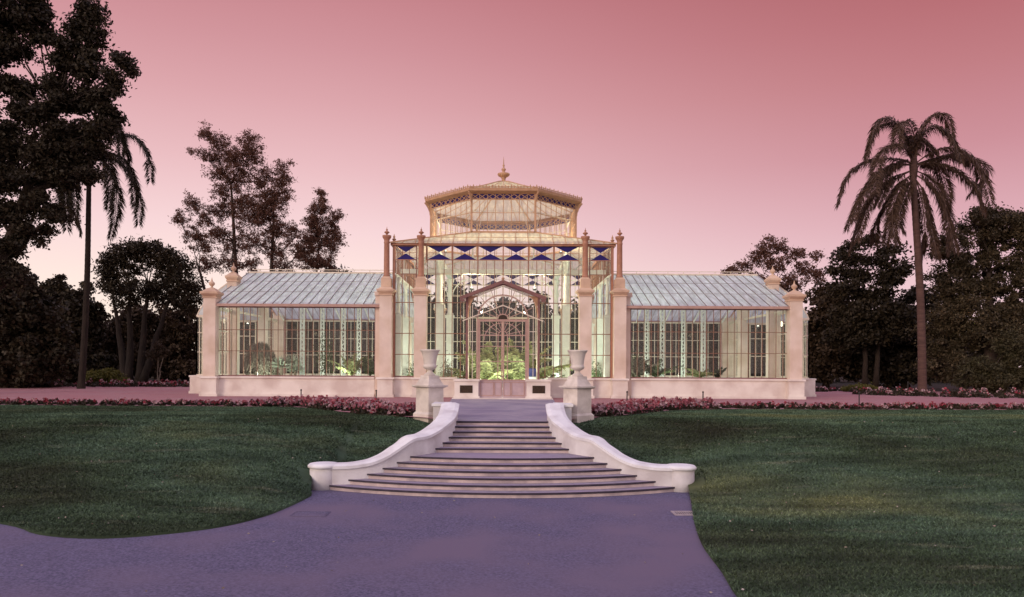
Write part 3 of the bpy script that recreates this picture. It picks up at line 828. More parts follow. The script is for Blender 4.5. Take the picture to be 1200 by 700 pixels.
# hall roof: square eave to octagonal lantern
LA, LZ0, LZ1 = 3.88, 8.25, 10.20
T8 = math.tan(PI / 8)
C0 = Vector((0, 5.3, 0))
def octo(a, z):
    R = a / math.cos(PI / 8)
    return [Vector((R * math.sin(PI / 8 + k * PI / 4 - PI), 5.3 + R * math.cos(PI / 8 + k * PI / 4 - PI), z)) for k in range(8)]
oc = octo(LA, LZ0)
oc = sorted(oc, key=lambda v: math.atan2(v.y - 5.3, v.x))
sq = [Vector((-5.46, -0.16, EH + 0.08)), Vector((5.46, -0.16, EH + 0.08)), Vector((5.46, 10.76, EH + 0.08)), Vector((-5.46, 10.76, EH + 0.08))]
def near(v): return sorted(oc, key=lambda o: (o - v).length)[:2]
for i in range(4):
    a, b = sq[i], sq[(i + 1) % 4]
    fa = sorted(near(a), key=lambda o: (o - b).length)[0]; fb = sorted(near(b), key=lambda o: (o - a).length)[0]
    r = MB(); r.poly([a, b, fb, fa]); nb = near(a); r.poly([a, nb[0], nb[1]])
    ro = sub(r, 'hall_roof', M['hall_roof'])
    rb = MB(); n = 18
    up = Vector((0, 0, 0.02))
    for k in range(n + 1):
        t = k / n; p = a.lerp(b, t)
        # rafters run square to the eave up to the top edge or hip
        e = (b - a).normalized(); L = (b - a).length; u = t * L
        ua = (fa - a).dot(e); ub = (fb - a).dot(e)
        if u < ua: q = a.lerp(fa, u / ua) if ua > 0 else fa
        elif u > ub: q = b.lerp(fb, (L - u) / (L - ub))
        else: q = fa.lerp(fb, (u - ua) / (ub - ua))
        if ua <= u <= ub or True: rb.beam(p + up, q + up, 0.03, 0.05)
    for t in (0.5,): rb.beam(a.lerp(fa, t) + up, b.lerp(fb, t) + up, 0.02, 0.02)
    for o in near(a): rb.beam(a + up, o + up, 0.06, 0.06)
    rb.beam(fa + up, fb + up, 0.10, 0.09); rb.beam(nb[0] + up, nb[1] + up, 0.10, 0.09)
    sub(rb, 'rafters', M['rust'], ro)

# lantern
LN = sub(MB().beam(oc[0] + Vector((0, 0, .01)), oc[1] + Vector((0, 0, .01)), 0.08, 0.1), 'lantern', M['rust'])
def osort(a, z): return sorted(octo(a, z), key=lambda v: math.atan2(v.y - 5.3, v.x))
lo, hi = osort(LA, LZ0), osort(LA, LZ1)
for k in range(8):
    a0, b0, a1, b1 = lo[k], lo[(k + 1) % 8], hi[k], hi[(k + 1) % 8]
    dz = Vector((0, 0, 1))
    g = MB().poly([a0, b0, b0 + dz * (LZ1 - LZ0 - 0.28), a0 + dz * (LZ1 - LZ0 - 0.28)])
    w = sub(g, 'window', M['lantern_glass'], LN)
    b = MB()
    for i in range(1, 8):
        b.beam(a0.lerp(b0, i / 8), a1.lerp(b1, i / 8), 0.030, 0.045)
    b.beam(a0 + dz * 1.0, b0 + dz * 1.0, 0.03, 0.03)
    sub(b, 'glazing_bars', M['rust'], LN)
    out = ((a0 + b0) / 2 - Vector((0, 5.3, LZ0))).normalized()
    fr = MB().poly([a1 - dz * 0.28, b1 - dz * 0.28, b1, a1]); sub(fr, 'frieze_panel', M['blue'], LN)
    la = MB(); n = 9
    for i in range(n):
        p, q = a1.lerp(b1, i / n) + out * 0.03, a1.lerp(b1, (i + 1) / n) + out * 0.03
        la.beam(p - dz * 0.27, q - dz * 0.02, 0.030); la.beam(p - dz * 0.02, q - dz * 0.27, 0.030)
        p2, q2 = p - out * 0.06, q - out * 0.06
        la.beam(p2 - dz * 0.27, q2 - dz * 0.02, 0.024); la.beam(p2 - dz * 0.02, q2 - dz * 0.27, 0.024)
    la.beam(a1 - dz * 0.28 + out * 0.03, b1 - dz * 0.28 + out * 0.03, 0.05, 0.05)
    sub(la, 'lattice', M['rust'], LN)
    # corner post with flared bracket
    rad = (a0 - Vector((0, 5.3, LZ0))).normalized()
    cp = MB().beam(a0, a1, 0.10, 0.10)
    br = [a1 + rad * (0.04 + 0.30 * t ** 2.2) - dz * (0.62 - 0.66 * t) for t in np.linspace(0, 1, 7)]
    cp.path(br, 0.07, 0.09)
    sub(cp, 'corner_post', M['rust'], LN)
    # ornamental raking braces inside
    inn = MB()
    for t0, t1 in ((0.10, 0.22), (0.90, 0.78)):
        inn.beam(a0.lerp(b0, t0) - out * 0.25, a1.lerp(b1, t1) - out * 0.25 - dz * 0.3, 0.035)
    inn.beam(a0 - out * 0.3 + dz * 1.15, b0 - out * 0.3 + dz * 1.15, 0.03)
    sub(inn, 'brace', M['cream_bar'], LN)
c0, c1, c2 = osort(LA + 0.03, LZ1 - 0.01), osort(LA + 0.30, LZ1 + 0.10), osort(LA + 0.32, LZ1 + 0.24)
cm = MB(); c3 = osort(LA + 0.16, LZ1 + 0.26)
for ra, rb_ in ((c0, c1), (c1, c2), (c2, c3)):
    for k in range(8): cm.poly([ra[k], ra[(k + 1) % 8], rb_[(k + 1) % 8], rb_[k]])
sub(cm, 'cornice', M['rust'], LN)
cr = MB()
for k in range(8):
    a, b = c2[k], c2[(k + 1) % 8]; n = 22
    for i in range(n):
        p = a.lerp(b, (i + 0.5) / n)
        h = 0.17 if i % 2 else 0.11
        cr.frustum(p.x, p.y, p.z - 0.01, p.z + h * 0.6, 0.018, 0.032); cr.frustum(p.x, p.y, p.z + h * 0.6, p.z + h, 0.032, 0.004)
    cr.beam(a + Vector((0, 0, 0.045)), b + Vector((0, 0, 0.045)), 0.03, 0.03)
sub(cr, 'cresting', M['rust'], LN)
prof = [(LA + 0.2, LZ1 + 0.25), (3.0, LZ1 + 0.60), (2.1, LZ1 + 0.92), (1.2, LZ1 + 1.26), (0.55, LZ1 + 1.50), (0.12, LZ1 + 1.60)]
rings = [osort(a, z) for a, z in prof]
lr = MB(); lb = MB()
for ra, rb_ in zip(rings[:-1], rings[1:]):
    for k in range(8):
        lr.poly([ra[k], ra[(k + 1) % 8], rb_[(k + 1) % 8], rb_[k]])
        lb.beam(ra[k], rb_[k], 0.07, 0.07)
        for t in (0.25, 0.5, 0.75): lb.beam(ra[k].lerp(ra[(k + 1) % 8], t), rb_[k].lerp(rb_[(k + 1) % 8], t), 0.03, 0.04)
lro = sub(lr, 'lantern_roof', M['hall_roof'], LN); sub(lb, 'rafters', M['rust'], LN)
fz = LZ1 + 1.55
sub(MB().lathe([(0.26, 0), (0.22, 0.05), (0.12, 0.10), (0.10, 0.20), (0.14, 0.24), (0.10, 0.27), (0.16, 0.31), (0.31, 0.40), (0.35, 0.48), (0.33, 0.52), (0.18, 0.54), (0.09, 0.58), (0.08, 0.68), (0.13, 0.73), (0.11, 0.80), (0.05, 0.83), (0.045, 0.95), (0.07, 0.99), (0.03, 1.03), (0.022, 1.25), (0.003, 1.5)], 0, 5.3, fz, 20), 'finial', M['rust'], LN, smooth=True)

# interior columns of the hall with pedestals, and the ring beam carrying the lantern
for sx in (-1, 1):
    for y in (1.7, 8.9):
        x = sx * 3.22
        ped = MB().box(x - 0.21, x + 0.21, y - 0.21, y + 0.21, 0.06, 4.45); ped.box(x - 0.27, x + 0.27, y - 0.27, y + 0.27, 4.45, 4.62).box(x - 0.28, x + 0.28, y - 0.28, y + 0.28, 0.06, 0.5)
        p = sub(ped, 'interior_pier', M['white_iron'])
        sub(MB().lathe([(0.20, 4.62), (0.22, 4.7), (0.15, 4.8), (0.14, 6.3), (0.19, 6.36), (0.15, 6.44), (0.24, 6.7), (0.26, 6.8)], x, y, 0, 16), 'interior_column', M['white_iron'], p, smooth=True)
        b = MB()
        for ang in range(4):
            dx, dy = math.cos(ang * PI / 2), math.sin(ang * PI / 2)
            b.path([(x + dx * (0.15 + 1.1 * (1 - math.cos(t))), y + dy * (0.15 + 1.1 * (1 - math.cos(t))), 5.75 + 1.05 * math.sin(t)) for t in np.linspace(0, PI / 2, 9)], 0.05)
            b.beam((x + dx * 0.15, y + dy * 0.15, 6.1), (x + dx * 0.75, y + dy * 0.75, 6.75), 0.03)
        sub(b, 'bracket', M['white_iron'], p)
    for y in (5.3 - 2.1, 5.3 + 2.1, 0.55, 10.05):
        x = sx * 5.15
        p = sub(MB().box(x - 0.17, x + 0.17, y - 0.17, y + 0.17, 0.06, 3.9).box(x - 0.22, x + 0.22, y - 0.22, y + 0.22, 3.9, 4.05), 'interior_pier', M['white_iron'])
        sub(MB().lathe([(0.14, 4.05), (0.10, 4.15), (0.09, 5.6), (0.16, 5.85)], x, y, 0, 12), 'interior_column', M['white_iron'], p, smooth=True)
        b = MB()
        for sgn in (-1, 1):
            b.path([(x, y + sgn * (0.1 + 0.9 * (1 - math.cos(t))), 4.9 + 1.0 * math.sin(t)) for t in np.linspace(0, PI / 2, 8)], 0.045)
        sub(b, 'bracket', M['white_iron'], p)
rbm = MB()
for sx in (-1, 1):
    rbm.box(sx * 3.22 - 0.12, sx * 3.22 + 0.12, 0.3, 10.3, 6.80, 7.02)
for y in (1.7,):
    rbm.box(-5.2, 5.2, y - 0.11, y + 0.11, 6.18, 6.42)
    for k in range(21):
        x = -5.0 + 0.5 * k; rbm.beam((x, y, 6.42), (x, y, 6.98), 0.03)
    rbm.beam((-5.2, y, 6.98), (5.2, y, 6.98), 0.10, 0.10)
    for k in range(9):
        x = -4.2 + 1.05 * k; rbm.frustum(x, y, 6.04, 6.18, 0.02, 0.06)
sub(rbm, 'ring_beam', M['white_iron'])
rib = MB()
for k in range(8):
    o = osort(LA - 0.15, LZ0 + 0.1)[k]; base = Vector((max(-3.22, min(3.22, o.x)), max(1.7, min(8.9, o.y)), 7.0))
    rib.beam(base, o, 0.07, 0.1)
sub(rib, 'lantern_rib', M['white_iron'])

# porch
PY = -1.7
PO = sub(MB().beam((-1.65, PY, 0.9), (-1.65, PY, 4.72), 0.10, 0.12).beam((1.65, PY, 0.9), (1.65, PY, 4.72), 0.10, 0.12), 'porch', M['mauve'])
for s in (-1, 1):
    a, b = sorted((s * 2.2, s * 1.1))
    blk = MB().box(a, b, PY - 0.22, -0.1, -0.1, 0.80); blk.box(a - 0.05, b + 0.05, PY - 0.27, -0.11, 0.80, 0.90); blk.box(a - 0.05, b + 0.05, PY - 0.27, -0.11, -0.1, 0.12)
    bo = sub(blk, 'porch_block', M['plinth'], PO, bevel=0.01)
    a2, b2 = s * 1.66 - 0.29, s * 1.66 + 0.29
    vp = MB().box(a2, b2, PY - 0.235, PY - 0.215, 0.27, 0.62)
    for k in range(5): vp.box(a2 + 0.03, b2 - 0.03, PY - 0.243, PY - 0.234, 0.31 + 0.06 * k, 0.335 + 0.06 * k)
    sub(vp, 'vent_plate', M['plate'], PO)
    # side glazing of the porch
    g = MB().poly([(s * 1.65, PY, 0.9), (s * 1.65, 0.0, 0.9), (s * 1.65, 0.0, 4.7), (s * 1.65, PY, 4.7)])
    g.poly([(s * 1.6, PY, 0.9), (s * 1.15, PY, 0.9), (s * 1.15, PY, 4.6), (s * 1.6, PY, 4.6)])
    sub(g, 'side_glass', M['glass'], PO)
    bb = MB()
    for t in (0.33, 0.66, 1.0): bb.beam((s * 1.65, PY * (1 - t), 0.9), (s * 1.65, PY * (1 - t), 4.7), 0.035)
    for z in (2.06, 3.1): bb.beam((s * 1.65, PY, z), (s * 1.65, 0, z), 0.03); bb.beam((s * 1.65, PY, z), (s * 1.15, PY, z), 0.03)
    bb.beam((s * 1.40, PY, 0.9), (s * 1.40, PY, 4.3), 0.028)
    sub(bb, 'side_bars', M['cream_bar'], PO)
    # spandrel bracket: curved rib with fill
    sp = MB(); arc = [(s * (1.60 - 0.42 * (1 - math.cos(t))), PY - 0.03, 3.75 + 0.98 * math.sin(t)) for t in np.linspace(0, PI / 2, 9)]
    sp.path(arc, 0.06, 0.07)
    for i in range(0, 8, 2): sp.beam(arc[i], (s * 1.63, PY - 0.03, arc[i][2] + 0.12), 0.03)
    sp.poly([(s * 1.64, PY - 0.02, 4.2)] + arc[4:] + [(s * 1.64, PY - 0.02, 4.73)])
    sub(sp, 'spandrel', M['rust'], PO)
    # roof slope
    rf = MB().poly([(s * 1.95, PY - 0.25, 4.60), (s * 1.95, 0.06, 4.60), (0, 0.06, 5.36), (0, PY - 0.25, 5.36)])
    sub(rf, 'roof_glass', M['pale_glass'], PO)
    bg = MB().beam((s * 1.97, PY - 0.25, 4.60), (0, PY - 0.25, 5.37), 0.10, 0.15)
    bg.beam((s * 1.95, PY - 0.25, 4.60), (s * 1.95, 0.05, 4.60), 0.08, 0.08)
    for t in (0.3, 0.6, 0.9): bg.beam((s * 1.95, PY * (1 - t), 4.61), (0, PY * (1 - t), 5.37), 0.03, 0.04)
    bg.beam((s * 1.65, PY, 4.70), (0, PY, 5.28), 0.06, 0.06)
    bg.beam((s * 1.95, PY - 0.27, 4.50), (s * 1.75, PY - 0.27, 4.50), 0.05, 0.10)
    sub(bg, 'bargeboard', M['mauve'], PO)
    # cream pediment over the door head
    pd = MB().beam((s * 1.85, PY - 0.10, 3.58), (0, PY - 0.10, 4.30), 0.05, 0.05)
    sub(pd, 'pediment', M['cream_bar'], PO)
sub(MB().lathe([(0.05, 0), (0.04, 0.08), (0.09, 0.12), (0.05, 0.17), (0.02, 0.2), (0.02, 0.28), (0.05, 0.31), (0.015, 0.36), (0.003, 0.48)], 0, PY - 0.25, 5.38, 10), 'finial', M['rust'], PO, smooth=True)
fa = MB()
arc = [(1.17 * math.cos(t), PY, 3.62 + 1.16 * math.sin(t)) for t in np.linspace(0, PI, 25)]
fa.path(arc, 0.06, 0.06)
fa.path([(0.28 * math.cos(t), PY, 3.64 + 0.26 * math.sin(t)) for t in np.linspace(0, PI, 13)], 0.05)
for k in range(1, 8):
    t = PI * k / 8; c, s_ = math.cos(t), math.sin(t)
    fa.beam((0.28 * c, PY, 3.64 + 0.26 * s_), (1.17 * c, PY, 3.62 + 1.16 * s_), 0.032)
    top = 5.25 - abs(1.45 * c) * 0.345
    if 0 < k < 8: fa.beam((1.17 * c, PY, 3.62 + 1.16 * s_), (1.45 * c, PY, min(3.62 + 1.5 * s_, top)), 0.028)
fa.box(-1.2, 1.2, PY - 0.06, PY + 0.06, 3.56, 3.66)
for s in (-1, 1): fa.box(s * 1.16 - 0.05, s * 1.16 + 0.05, PY - 0.06, PY + 0.06, 0.0, 3.56)
sub(fa, 'fanlight', M['eave'], PO)
sub(MB().poly([(1.15 * math.cos(t), PY + 0.01, 3.64 + 1.13 * math.sin(t)) for t in np.linspace(0, PI, 25)]), 'fanlight_glass', M['glass'], PO)
sub(MB().poly([(0.22 * math.cos(t), PY - 0.01, 3.665 + 0.2 * math.sin(t)) for t in np.linspace(0, PI, 13)]), 'boss', M['plate'], PO)
sub(MB().box(-2.3, 2.3, PY - 0.5, PY - 0.28, -0.05, 0.05).box(-1.1, 1.1, PY - 0.28, PY + 0.3, -0.05, 0.048), 'door_sill', M['plinth'], PO)
# two side lights and double door
for s in (-1, 1):
    a, b = sorted((s * 0.006, s * 1.10))
    lf = MB().box(a, b, PY - 0.03, PY + 0.03, 0.044, 0.86)
    dr = sub(lf, 'door', M['door'])
    mo = MB()
    for (u, v) in ((0.06, 0.36), (0.42, 1.0)):
        u0, u1 = sorted((s * u, s * v))
        for z in (0.16, 0.77): mo.beam((u0, PY - 0.035, z), (u1, PY - 0.035, z), 0.03, 0.03)
        for u_ in (u0, u1): mo.beam((u_, PY - 0.035, 0.16), (u_, PY - 0.035, 0.77), 0.03, 0.03)
    mo.beam((a, PY - 0.03, 0.87), (b, PY - 0.03, 0.87), 0.05, 0.05)
    sub(mo, 'moulding', M['eave'], dr)
    sub(MB().poly([(a, PY, 0.87), (b, PY, 0.87), (b, PY, 3.56), (a, PY, 3.56)]), 'pane', M['glass'], dr)
    fr = MB()
    for x in (a + 0.03, b - 0.03): fr.beam((x, PY - 0.01, 0.87), (x, PY - 0.01, 3.56), 0.06, 0.06)
    for z in (1.72, 2.42): fr.beam((a, PY, z), (b, PY, z), 0.032)
    fr.beam((a, PY, 2.93), (b, PY, 2.93), 0.05)
    tt = np.linspace(0, PI / 2, 10); fan = MB()
    fan.path([(s * 0.86 * math.cos(t), PY, 2.70 + 0.80 * math.sin(t)) for t in tt], 0.035)
    fan.path([(s * 0.20 * math.cos(t), PY, 2.93 + 0.20 * math.sin(t)) for t in tt], 0.035)
    for t in (0.22, 0.6, 1.0, 1.35): fan.beam((s * 0.2 * math.cos(t), PY, 2.93 + 0.2 * math.sin(t)), (s * 0.98 * math.cos(t), PY, min(3.54, 2.93 + 0.98 * math.sin(t))), 0.026)
    fr.beam((s * 0.22, PY, 0.87), (s * 0.22, PY, 2.93), 0.04)
    sub(fan, 'fan_bars', M['eave'], dr)
    sub(fr, 'glazing_bars', M['eave'], dr)
    sub(MB().lathe([(0.015, 0), (0.035, 0.02), (0.035, 0.05), (0.012, 0.07)], s * 0.10, PY - 0.07, 1.02, 10), 'handle', M['plate'], dr)

# ------------------------------------------------------------------ lamps inside the glasshouse
def lamp(x, y, z, label, power, col, post=True, pend=None):
    fl = 0.785 if z == 0.89 else 0.06
    t = thing('floodlight', label, 'lamp', (x, y, 0.06), 'lit floodlights inside the glasshouse')
    if pend: MB().tube([(x, y, z + 0.06), (x, y, pend)], 0.012, 8).lathe([(0.05, 0), (0.02, 0.04)], x, y, pend - 0.04, 10).build('rod', M['lampmetal'], t)
    elif post: MB().tube([(x, y, fl), (x, y, z - 0.08)], 0.018, 8).lathe([(0.10, 0), (0.10, 0.02), (0.02, 0.04)], x, y, fl, 12).build('stand', M['lampmetal'], t)
    else: MB().beam((x, y, z - 0.03), (x + (0.35 if x < 0 else -0.35), y, z - 0.03), 0.03).build('bracket', M['lampmetal'], t)
    MB().lathe([(0.03, -0.09), (0.08, -0.07), (0.10, 0.0), (0.10, 0.02), (0.085, 0.02), (0.05, -0.05)], x, y, z, 14).build('housing', M['lampmetal'], t, smooth=True)
    MB().lathe([(0.02, -0.03), (0.055, 0.0), (0.06, 0.03), (0.03, 0.06), (0.003, 0.07)], x, y, z, 12).build('bulb', M['emit'], t, smooth=True)
    ld = bpy.data.lights.new('lamp_light', 'POINT'); ld.energy = power; ld.color = col; ld.shadow_soft_size = 0.12
    lo_ = bpy.data.objects.new('lamp_light', ld); COL.objects.link(lo_); lo_.parent = t; lo_.location = (0, 0, z + 0.16 - 0.06)
GREEN = (0.80, 1.0, 0.80); WARM = (1.0, 0.86, 0.56)
KL = 1.0
for (x, y, z, pw, c, lab) in [
    (-4.3, 1.6, 0.5, 230, GREEN, 'floodlight on the hall floor behind the left side bay'),
    (4.3, 1.6, 0.5, 360, GREEN, 'floodlight on the hall floor behind the right side bay'),
    (-0.5, -0.7, 0.40, 140, GREEN, 'added floodlight hidden behind the left door leaf to brighten the palms'),  # added light, kept out of sight, so the palms come out bright
    (0.5, -0.7, 0.40, 140, GREEN, 'added floodlight hidden behind the right door leaf to brighten the palms'),  # its added twin, hidden by the right door panel to brighten the palms
    (-4.4, 8.4, 0.5, 340, GREEN, 'floodlight at the back left corner of the central hall'),
    (4.4, 8.4, 0.5, 340, GREEN, 'floodlight at the back right corner of the central hall'),
    (-7.9, 0.7, 0.89, 70, GREEN, 'low lamp among bright leaves in the left wing near the hall'),
    (8.3, 0.7, 0.89, 70, GREEN, 'low lamp among the plants at the hall end of the right wing'),
    (-11.7, 0.7, 0.89, 90, GREEN, 'added low lamp hidden in front of the mounded bush in the left wing to light it'),  # added to light bush and agave, tucked low behind the plinth
    (-12.2, 5.3, 0.5, 140, GREEN, 'low lamp at the far end of the left wing'),
    (-8.2, 5.3, 0.5, 160, GREEN, 'low lamp on the floor of the left wing near the hall'),
    (8.2, 5.3, 0.5, 160, GREEN, 'low lamp on the floor of the right wing near the hall'),
    (12.2, 5.3, 0.5, 140, GREEN, 'low lamp at the far end of the right wing')]:
    lamp(x, y, z, lab, pw * KL, c)
for (x, y, z, pw, c, lab) in [
    (-1.6, 1.7, 5.45, 165, WARM, 'pendant lamp hanging from the front beam on the left'),
    (1.6, 1.7, 5.45, 165, WARM, 'pendant lamp hanging from the front beam on the right'),
    (-3.22, 5.3, 7.9, 220, WARM, 'lamp standing on the left beam under the domed lantern'),
    (3.22, 5.3, 7.9, 220, WARM, 'lamp standing on the right beam under the domed lantern'),
    (-13.6, 3.5, 3.7, 1.6, WARM, 'small bright lamp bracketed to the left end pier'),
    (13.6, 3.5, 3.7, 1.6, WARM, 'small bright lamp bracketed to the right end pier')]:
    lamp(x, y, z, lab, pw * KL, c, post=False, pend={5.45: 6.2, 7.9: 7.0}.get(z))

# ------------------------------------------------------------------ plants
def bez_frond(mb_pts, leaf_len, leaf_w, nleaf, droop=0.5, spread=1.0, nrm=None):
    """leaflet quads along a rachis polyline (N,3) array"""
    p = catmull(mb_pts, 8); s = np.concatenate([[0], np.cumsum(np.linalg.norm(np.diff(p, axis=0), axis=1))])
    t = np.linspace(0.10, 1.0, nleaf) * s[-1]
    pos = np.stack([np.interp(t, s, p[:, i]) for i in range(3)], 1)
    tan = np.gradient(pos, axis=0); tan /= np.linalg.norm(tan, axis=1, keepdims=True)
    side = np.cross(tan, np.array([0, 0, 1.0])); l = np.linalg.norm(side, axis=1, keepdims=True)
    side = np.where(l > 0.15, side / (l + 1e-9), np.array([[0.7, 0.7, 0]]))
    out = []
    f = np.linspace(0.10, 1, nleaf); prof = np.clip(np.minimum(0.35 + 2.2 * f, 1.0) * (1 - 0.55 * f ** 3), 0.2, 1)
    for sg in (-1, 1):
        for rep in range(2):
            n = nleaf
            d = side * sg * spread * RNG.uniform(0.45, 1.0, (n, 1)) + tan * RNG.uniform(0.35, 0.65, (n, 1)) + RNG.normal(0, 0.12, (n, 3))
            d[:, 2] += RNG.uniform(-0.2, 0.45, n)
            d /= np.linalg.norm(d, axis=1, keepdims=True)
            L = (leaf_len * prof * RNG.uniform(0.75, 1.15, n))[:, None]
            mid = pos + d * L * 0.5
            tip = pos + d * L; tip[:, 2] -= (L[:, 0] * droop * RNG.uniform(0.6, 1.3, n)); mid[:, 2] -= L[:, 0] * droop * 0.18
            w = np.cross(d, unit(n)); w /= np.linalg.norm(w, axis=1, keepdims=True) + 1e-9
            w = w * leaf_w / 2
            out.append(np.stack([pos - w * 0.4, mid - w, tip, mid + w], 1).reshape(-1, 3))
    return p, np.vstack(out)

def palm_tree(base, crown, r0, r1, fronds, scale, label, leafmat, leaf_len=0.66, leaf_w=0.05, bark='palmbark', group='tall feather palms'):
    base = Vector(base); crown = Vector(crown)
    t = thing('palm_tree', label, 'palm tree', base, group)
    pts = [base.lerp(crown, k / 90) + Vector((0.10 * math.sin(k / 90 * PI * 1.3), 0, 0)) for k in range(91)]
    rad = [(r0 + (r1 - r0) * k / 90 + 0.25 * r0 * math.exp(-k / 3.0)) * (1.0 + 0.045 * (k % 2) + random.uniform(-.015, .015)) for k in range(91)]
    MB().tube(pts, rad, 12).build('trunk', M[bark], t, smooth=True)
    MB().tube([crown + Vector((0, 0, -0.9)), crown + Vector((0, 0, -0.3)), crown + Vector((0, 0, 0.5)), crown + Vector((0, 0, 1.0))], [r1 * 0.95, r1 * 1.35, r1 * 1.0, 0.05], 10).build('crownshaft', M['palmbark'], t, smooth=True)
    rj = random.Random(int(base.x * 10))
    extra = [(f[0] * -0.7 + rj.uniform(-.5, .5), [(x * (1 + rj.uniform(-.14, .1)) + rj.uniform(-6, 6) * k, z + (rj.uniform(-6, 8)) * k) for k, (x, z) in enumerate(f[1])]) for f in fronds if rj.random() < 0.4]
    for fr in list(fronds) + extra:
        dy = fr[0]; pl = fr[1]
        n = len(pl)
        arr = np.array([(crown.x + x * scale, crown.y + dy * (k / (n - 1)), crown.z + z * scale) for k, (x, z) in enumerate(pl)])
        p, q = bez_frond(arr, leaf_len, leaf_w, 165, droop=0.7)
        f = np_mesh('frond', q, 4, [leafmat], t)
        MB().tube([Vector(v) for v in p[::3]], list(np.linspace(0.045, 0.012, len(p[::3]))), 5).build('stalk', leafmat, f)
    return t

FR = [(0.5, [(0, 0), (20, 110), (80, 200), (145, 190), (172, 100)]), (0.3, [(0, 0), (-25, 90), (-80, 165), (-140, 140), (-180, 40)]),
      (-1.8, [(0, 0), (-15, 100), (-60, 150), (-110, 110), (-130, 20)]), (0.4, [(0, 0), (-60, 25), (-170, 20), (-250, -40), (-285, -150)]),
      (-0.8, [(0, 0), (-70, -10), (-160, -70), (-230, -150), (-285, -260)]), (0.9, [(-5, -20), (-80, -50), (-150, -110), (-190, -200), (-220, -330)]),
      (-1.4, [(0, -30), (-60, -80), (-100, -150), (-120, -240), (-110, -320)]), (0.2, [(0, 0), (70, 20), (180, 40), (260, -20), (270, -130)]),
      (-1.0, [(0, 0), (80, 0), (160, -40), (215, -110), (235, -200)]), (0.8, [(0, -20), (60, -40), (120, -100), (160, -200), (170, -330)]),
      (-1.2, [(10, -40), (50, -80), (90, -150), (110, -260), (120, -350)]), (0.6, [(10, -60), (35, -120), (55, -220), (60, -300), (50, -370)]),
      (-1.9, [(0, 0), (5, 90), (40, 130), (90, 80), (110, -20)]), (1.6, [(0, 0), (60, 10), (130, 0), (180, -80), (190, -170)]),
      (1.6, [(0, 0), (-50, 10), (-120, -20), (-170, -100), (-180, -190)]), (1.2, [(0, -50), (-30, -100), (-60, -200), (-65, -290)]),
      (-2.2, [(0, 0), (70, 50), (150, 30), (200, -60), (205, -180)]), (-2.2, [(0, 0), (-60, 60), (-140, 50), (-200, -30), (-225, -150)])]
sc = 0.3 * 43 / F
palm_tree(W((1081 - CX) * 43 / F, 43, -0.1), P(1069.5, 191, 43), 0.235, 0.17, FR, sc, 'tall palm with drooping feathery fronds on the right of the glasshouse', L_PALM)
FL = [(0.3, [(0, 0), (60, 70), (150, 110), (215, 40), (225, -70)]), (-0.8, [(0, 0), (60, 30), (130, 10), (185, -70), (200, -180)]), (0.5, [(0, 0), (50, 0), (90, -80), (85, -200), (62, -290)]),
      (-0.5, [(0, 0), (40, 110), (100, 150), (130, 90), (135, 20)]), (0.4, [(0, 0), (-60, 50), (-140, 50), (-200, -40), (-215, -150)]), (0.9, [(0, 0), (-40, 0), (-80, -80), (-85, -170), (-70, -270)]),
      (-1.4, [(0, 0), (-50, 90), (-110, 110), (-160, 40), (-180, -60)]), (1.4, [(0, 0), (30, 100), (50, 140), (90, 110), (110, 30)]), (-1.6, [(0, -10), (40, 20), (90, 0), (120, -90), (125, -200)]),
      (1.2, [(0, 0), (70, 20), (130, -30), (160, -120), (150, -230)]), (-1.2, [(0, 0), (-30, 20), (-60, -30), (-60, -140), (-45, -230)]), (0.2, [(0, 0), (0, 100), (-30, 160), (-70, 150), (-95, 80)])]
palm_tree(W((95 - CX) * 45 / F, 45, -0.1), P(105, 192, 45), 0.20, 0.13, FL, 0.3 * 45 / F * 1.0, 'slender palm with a thin dark trunk in front of the dark trees on the left', L_DARK, bark='darkbark')

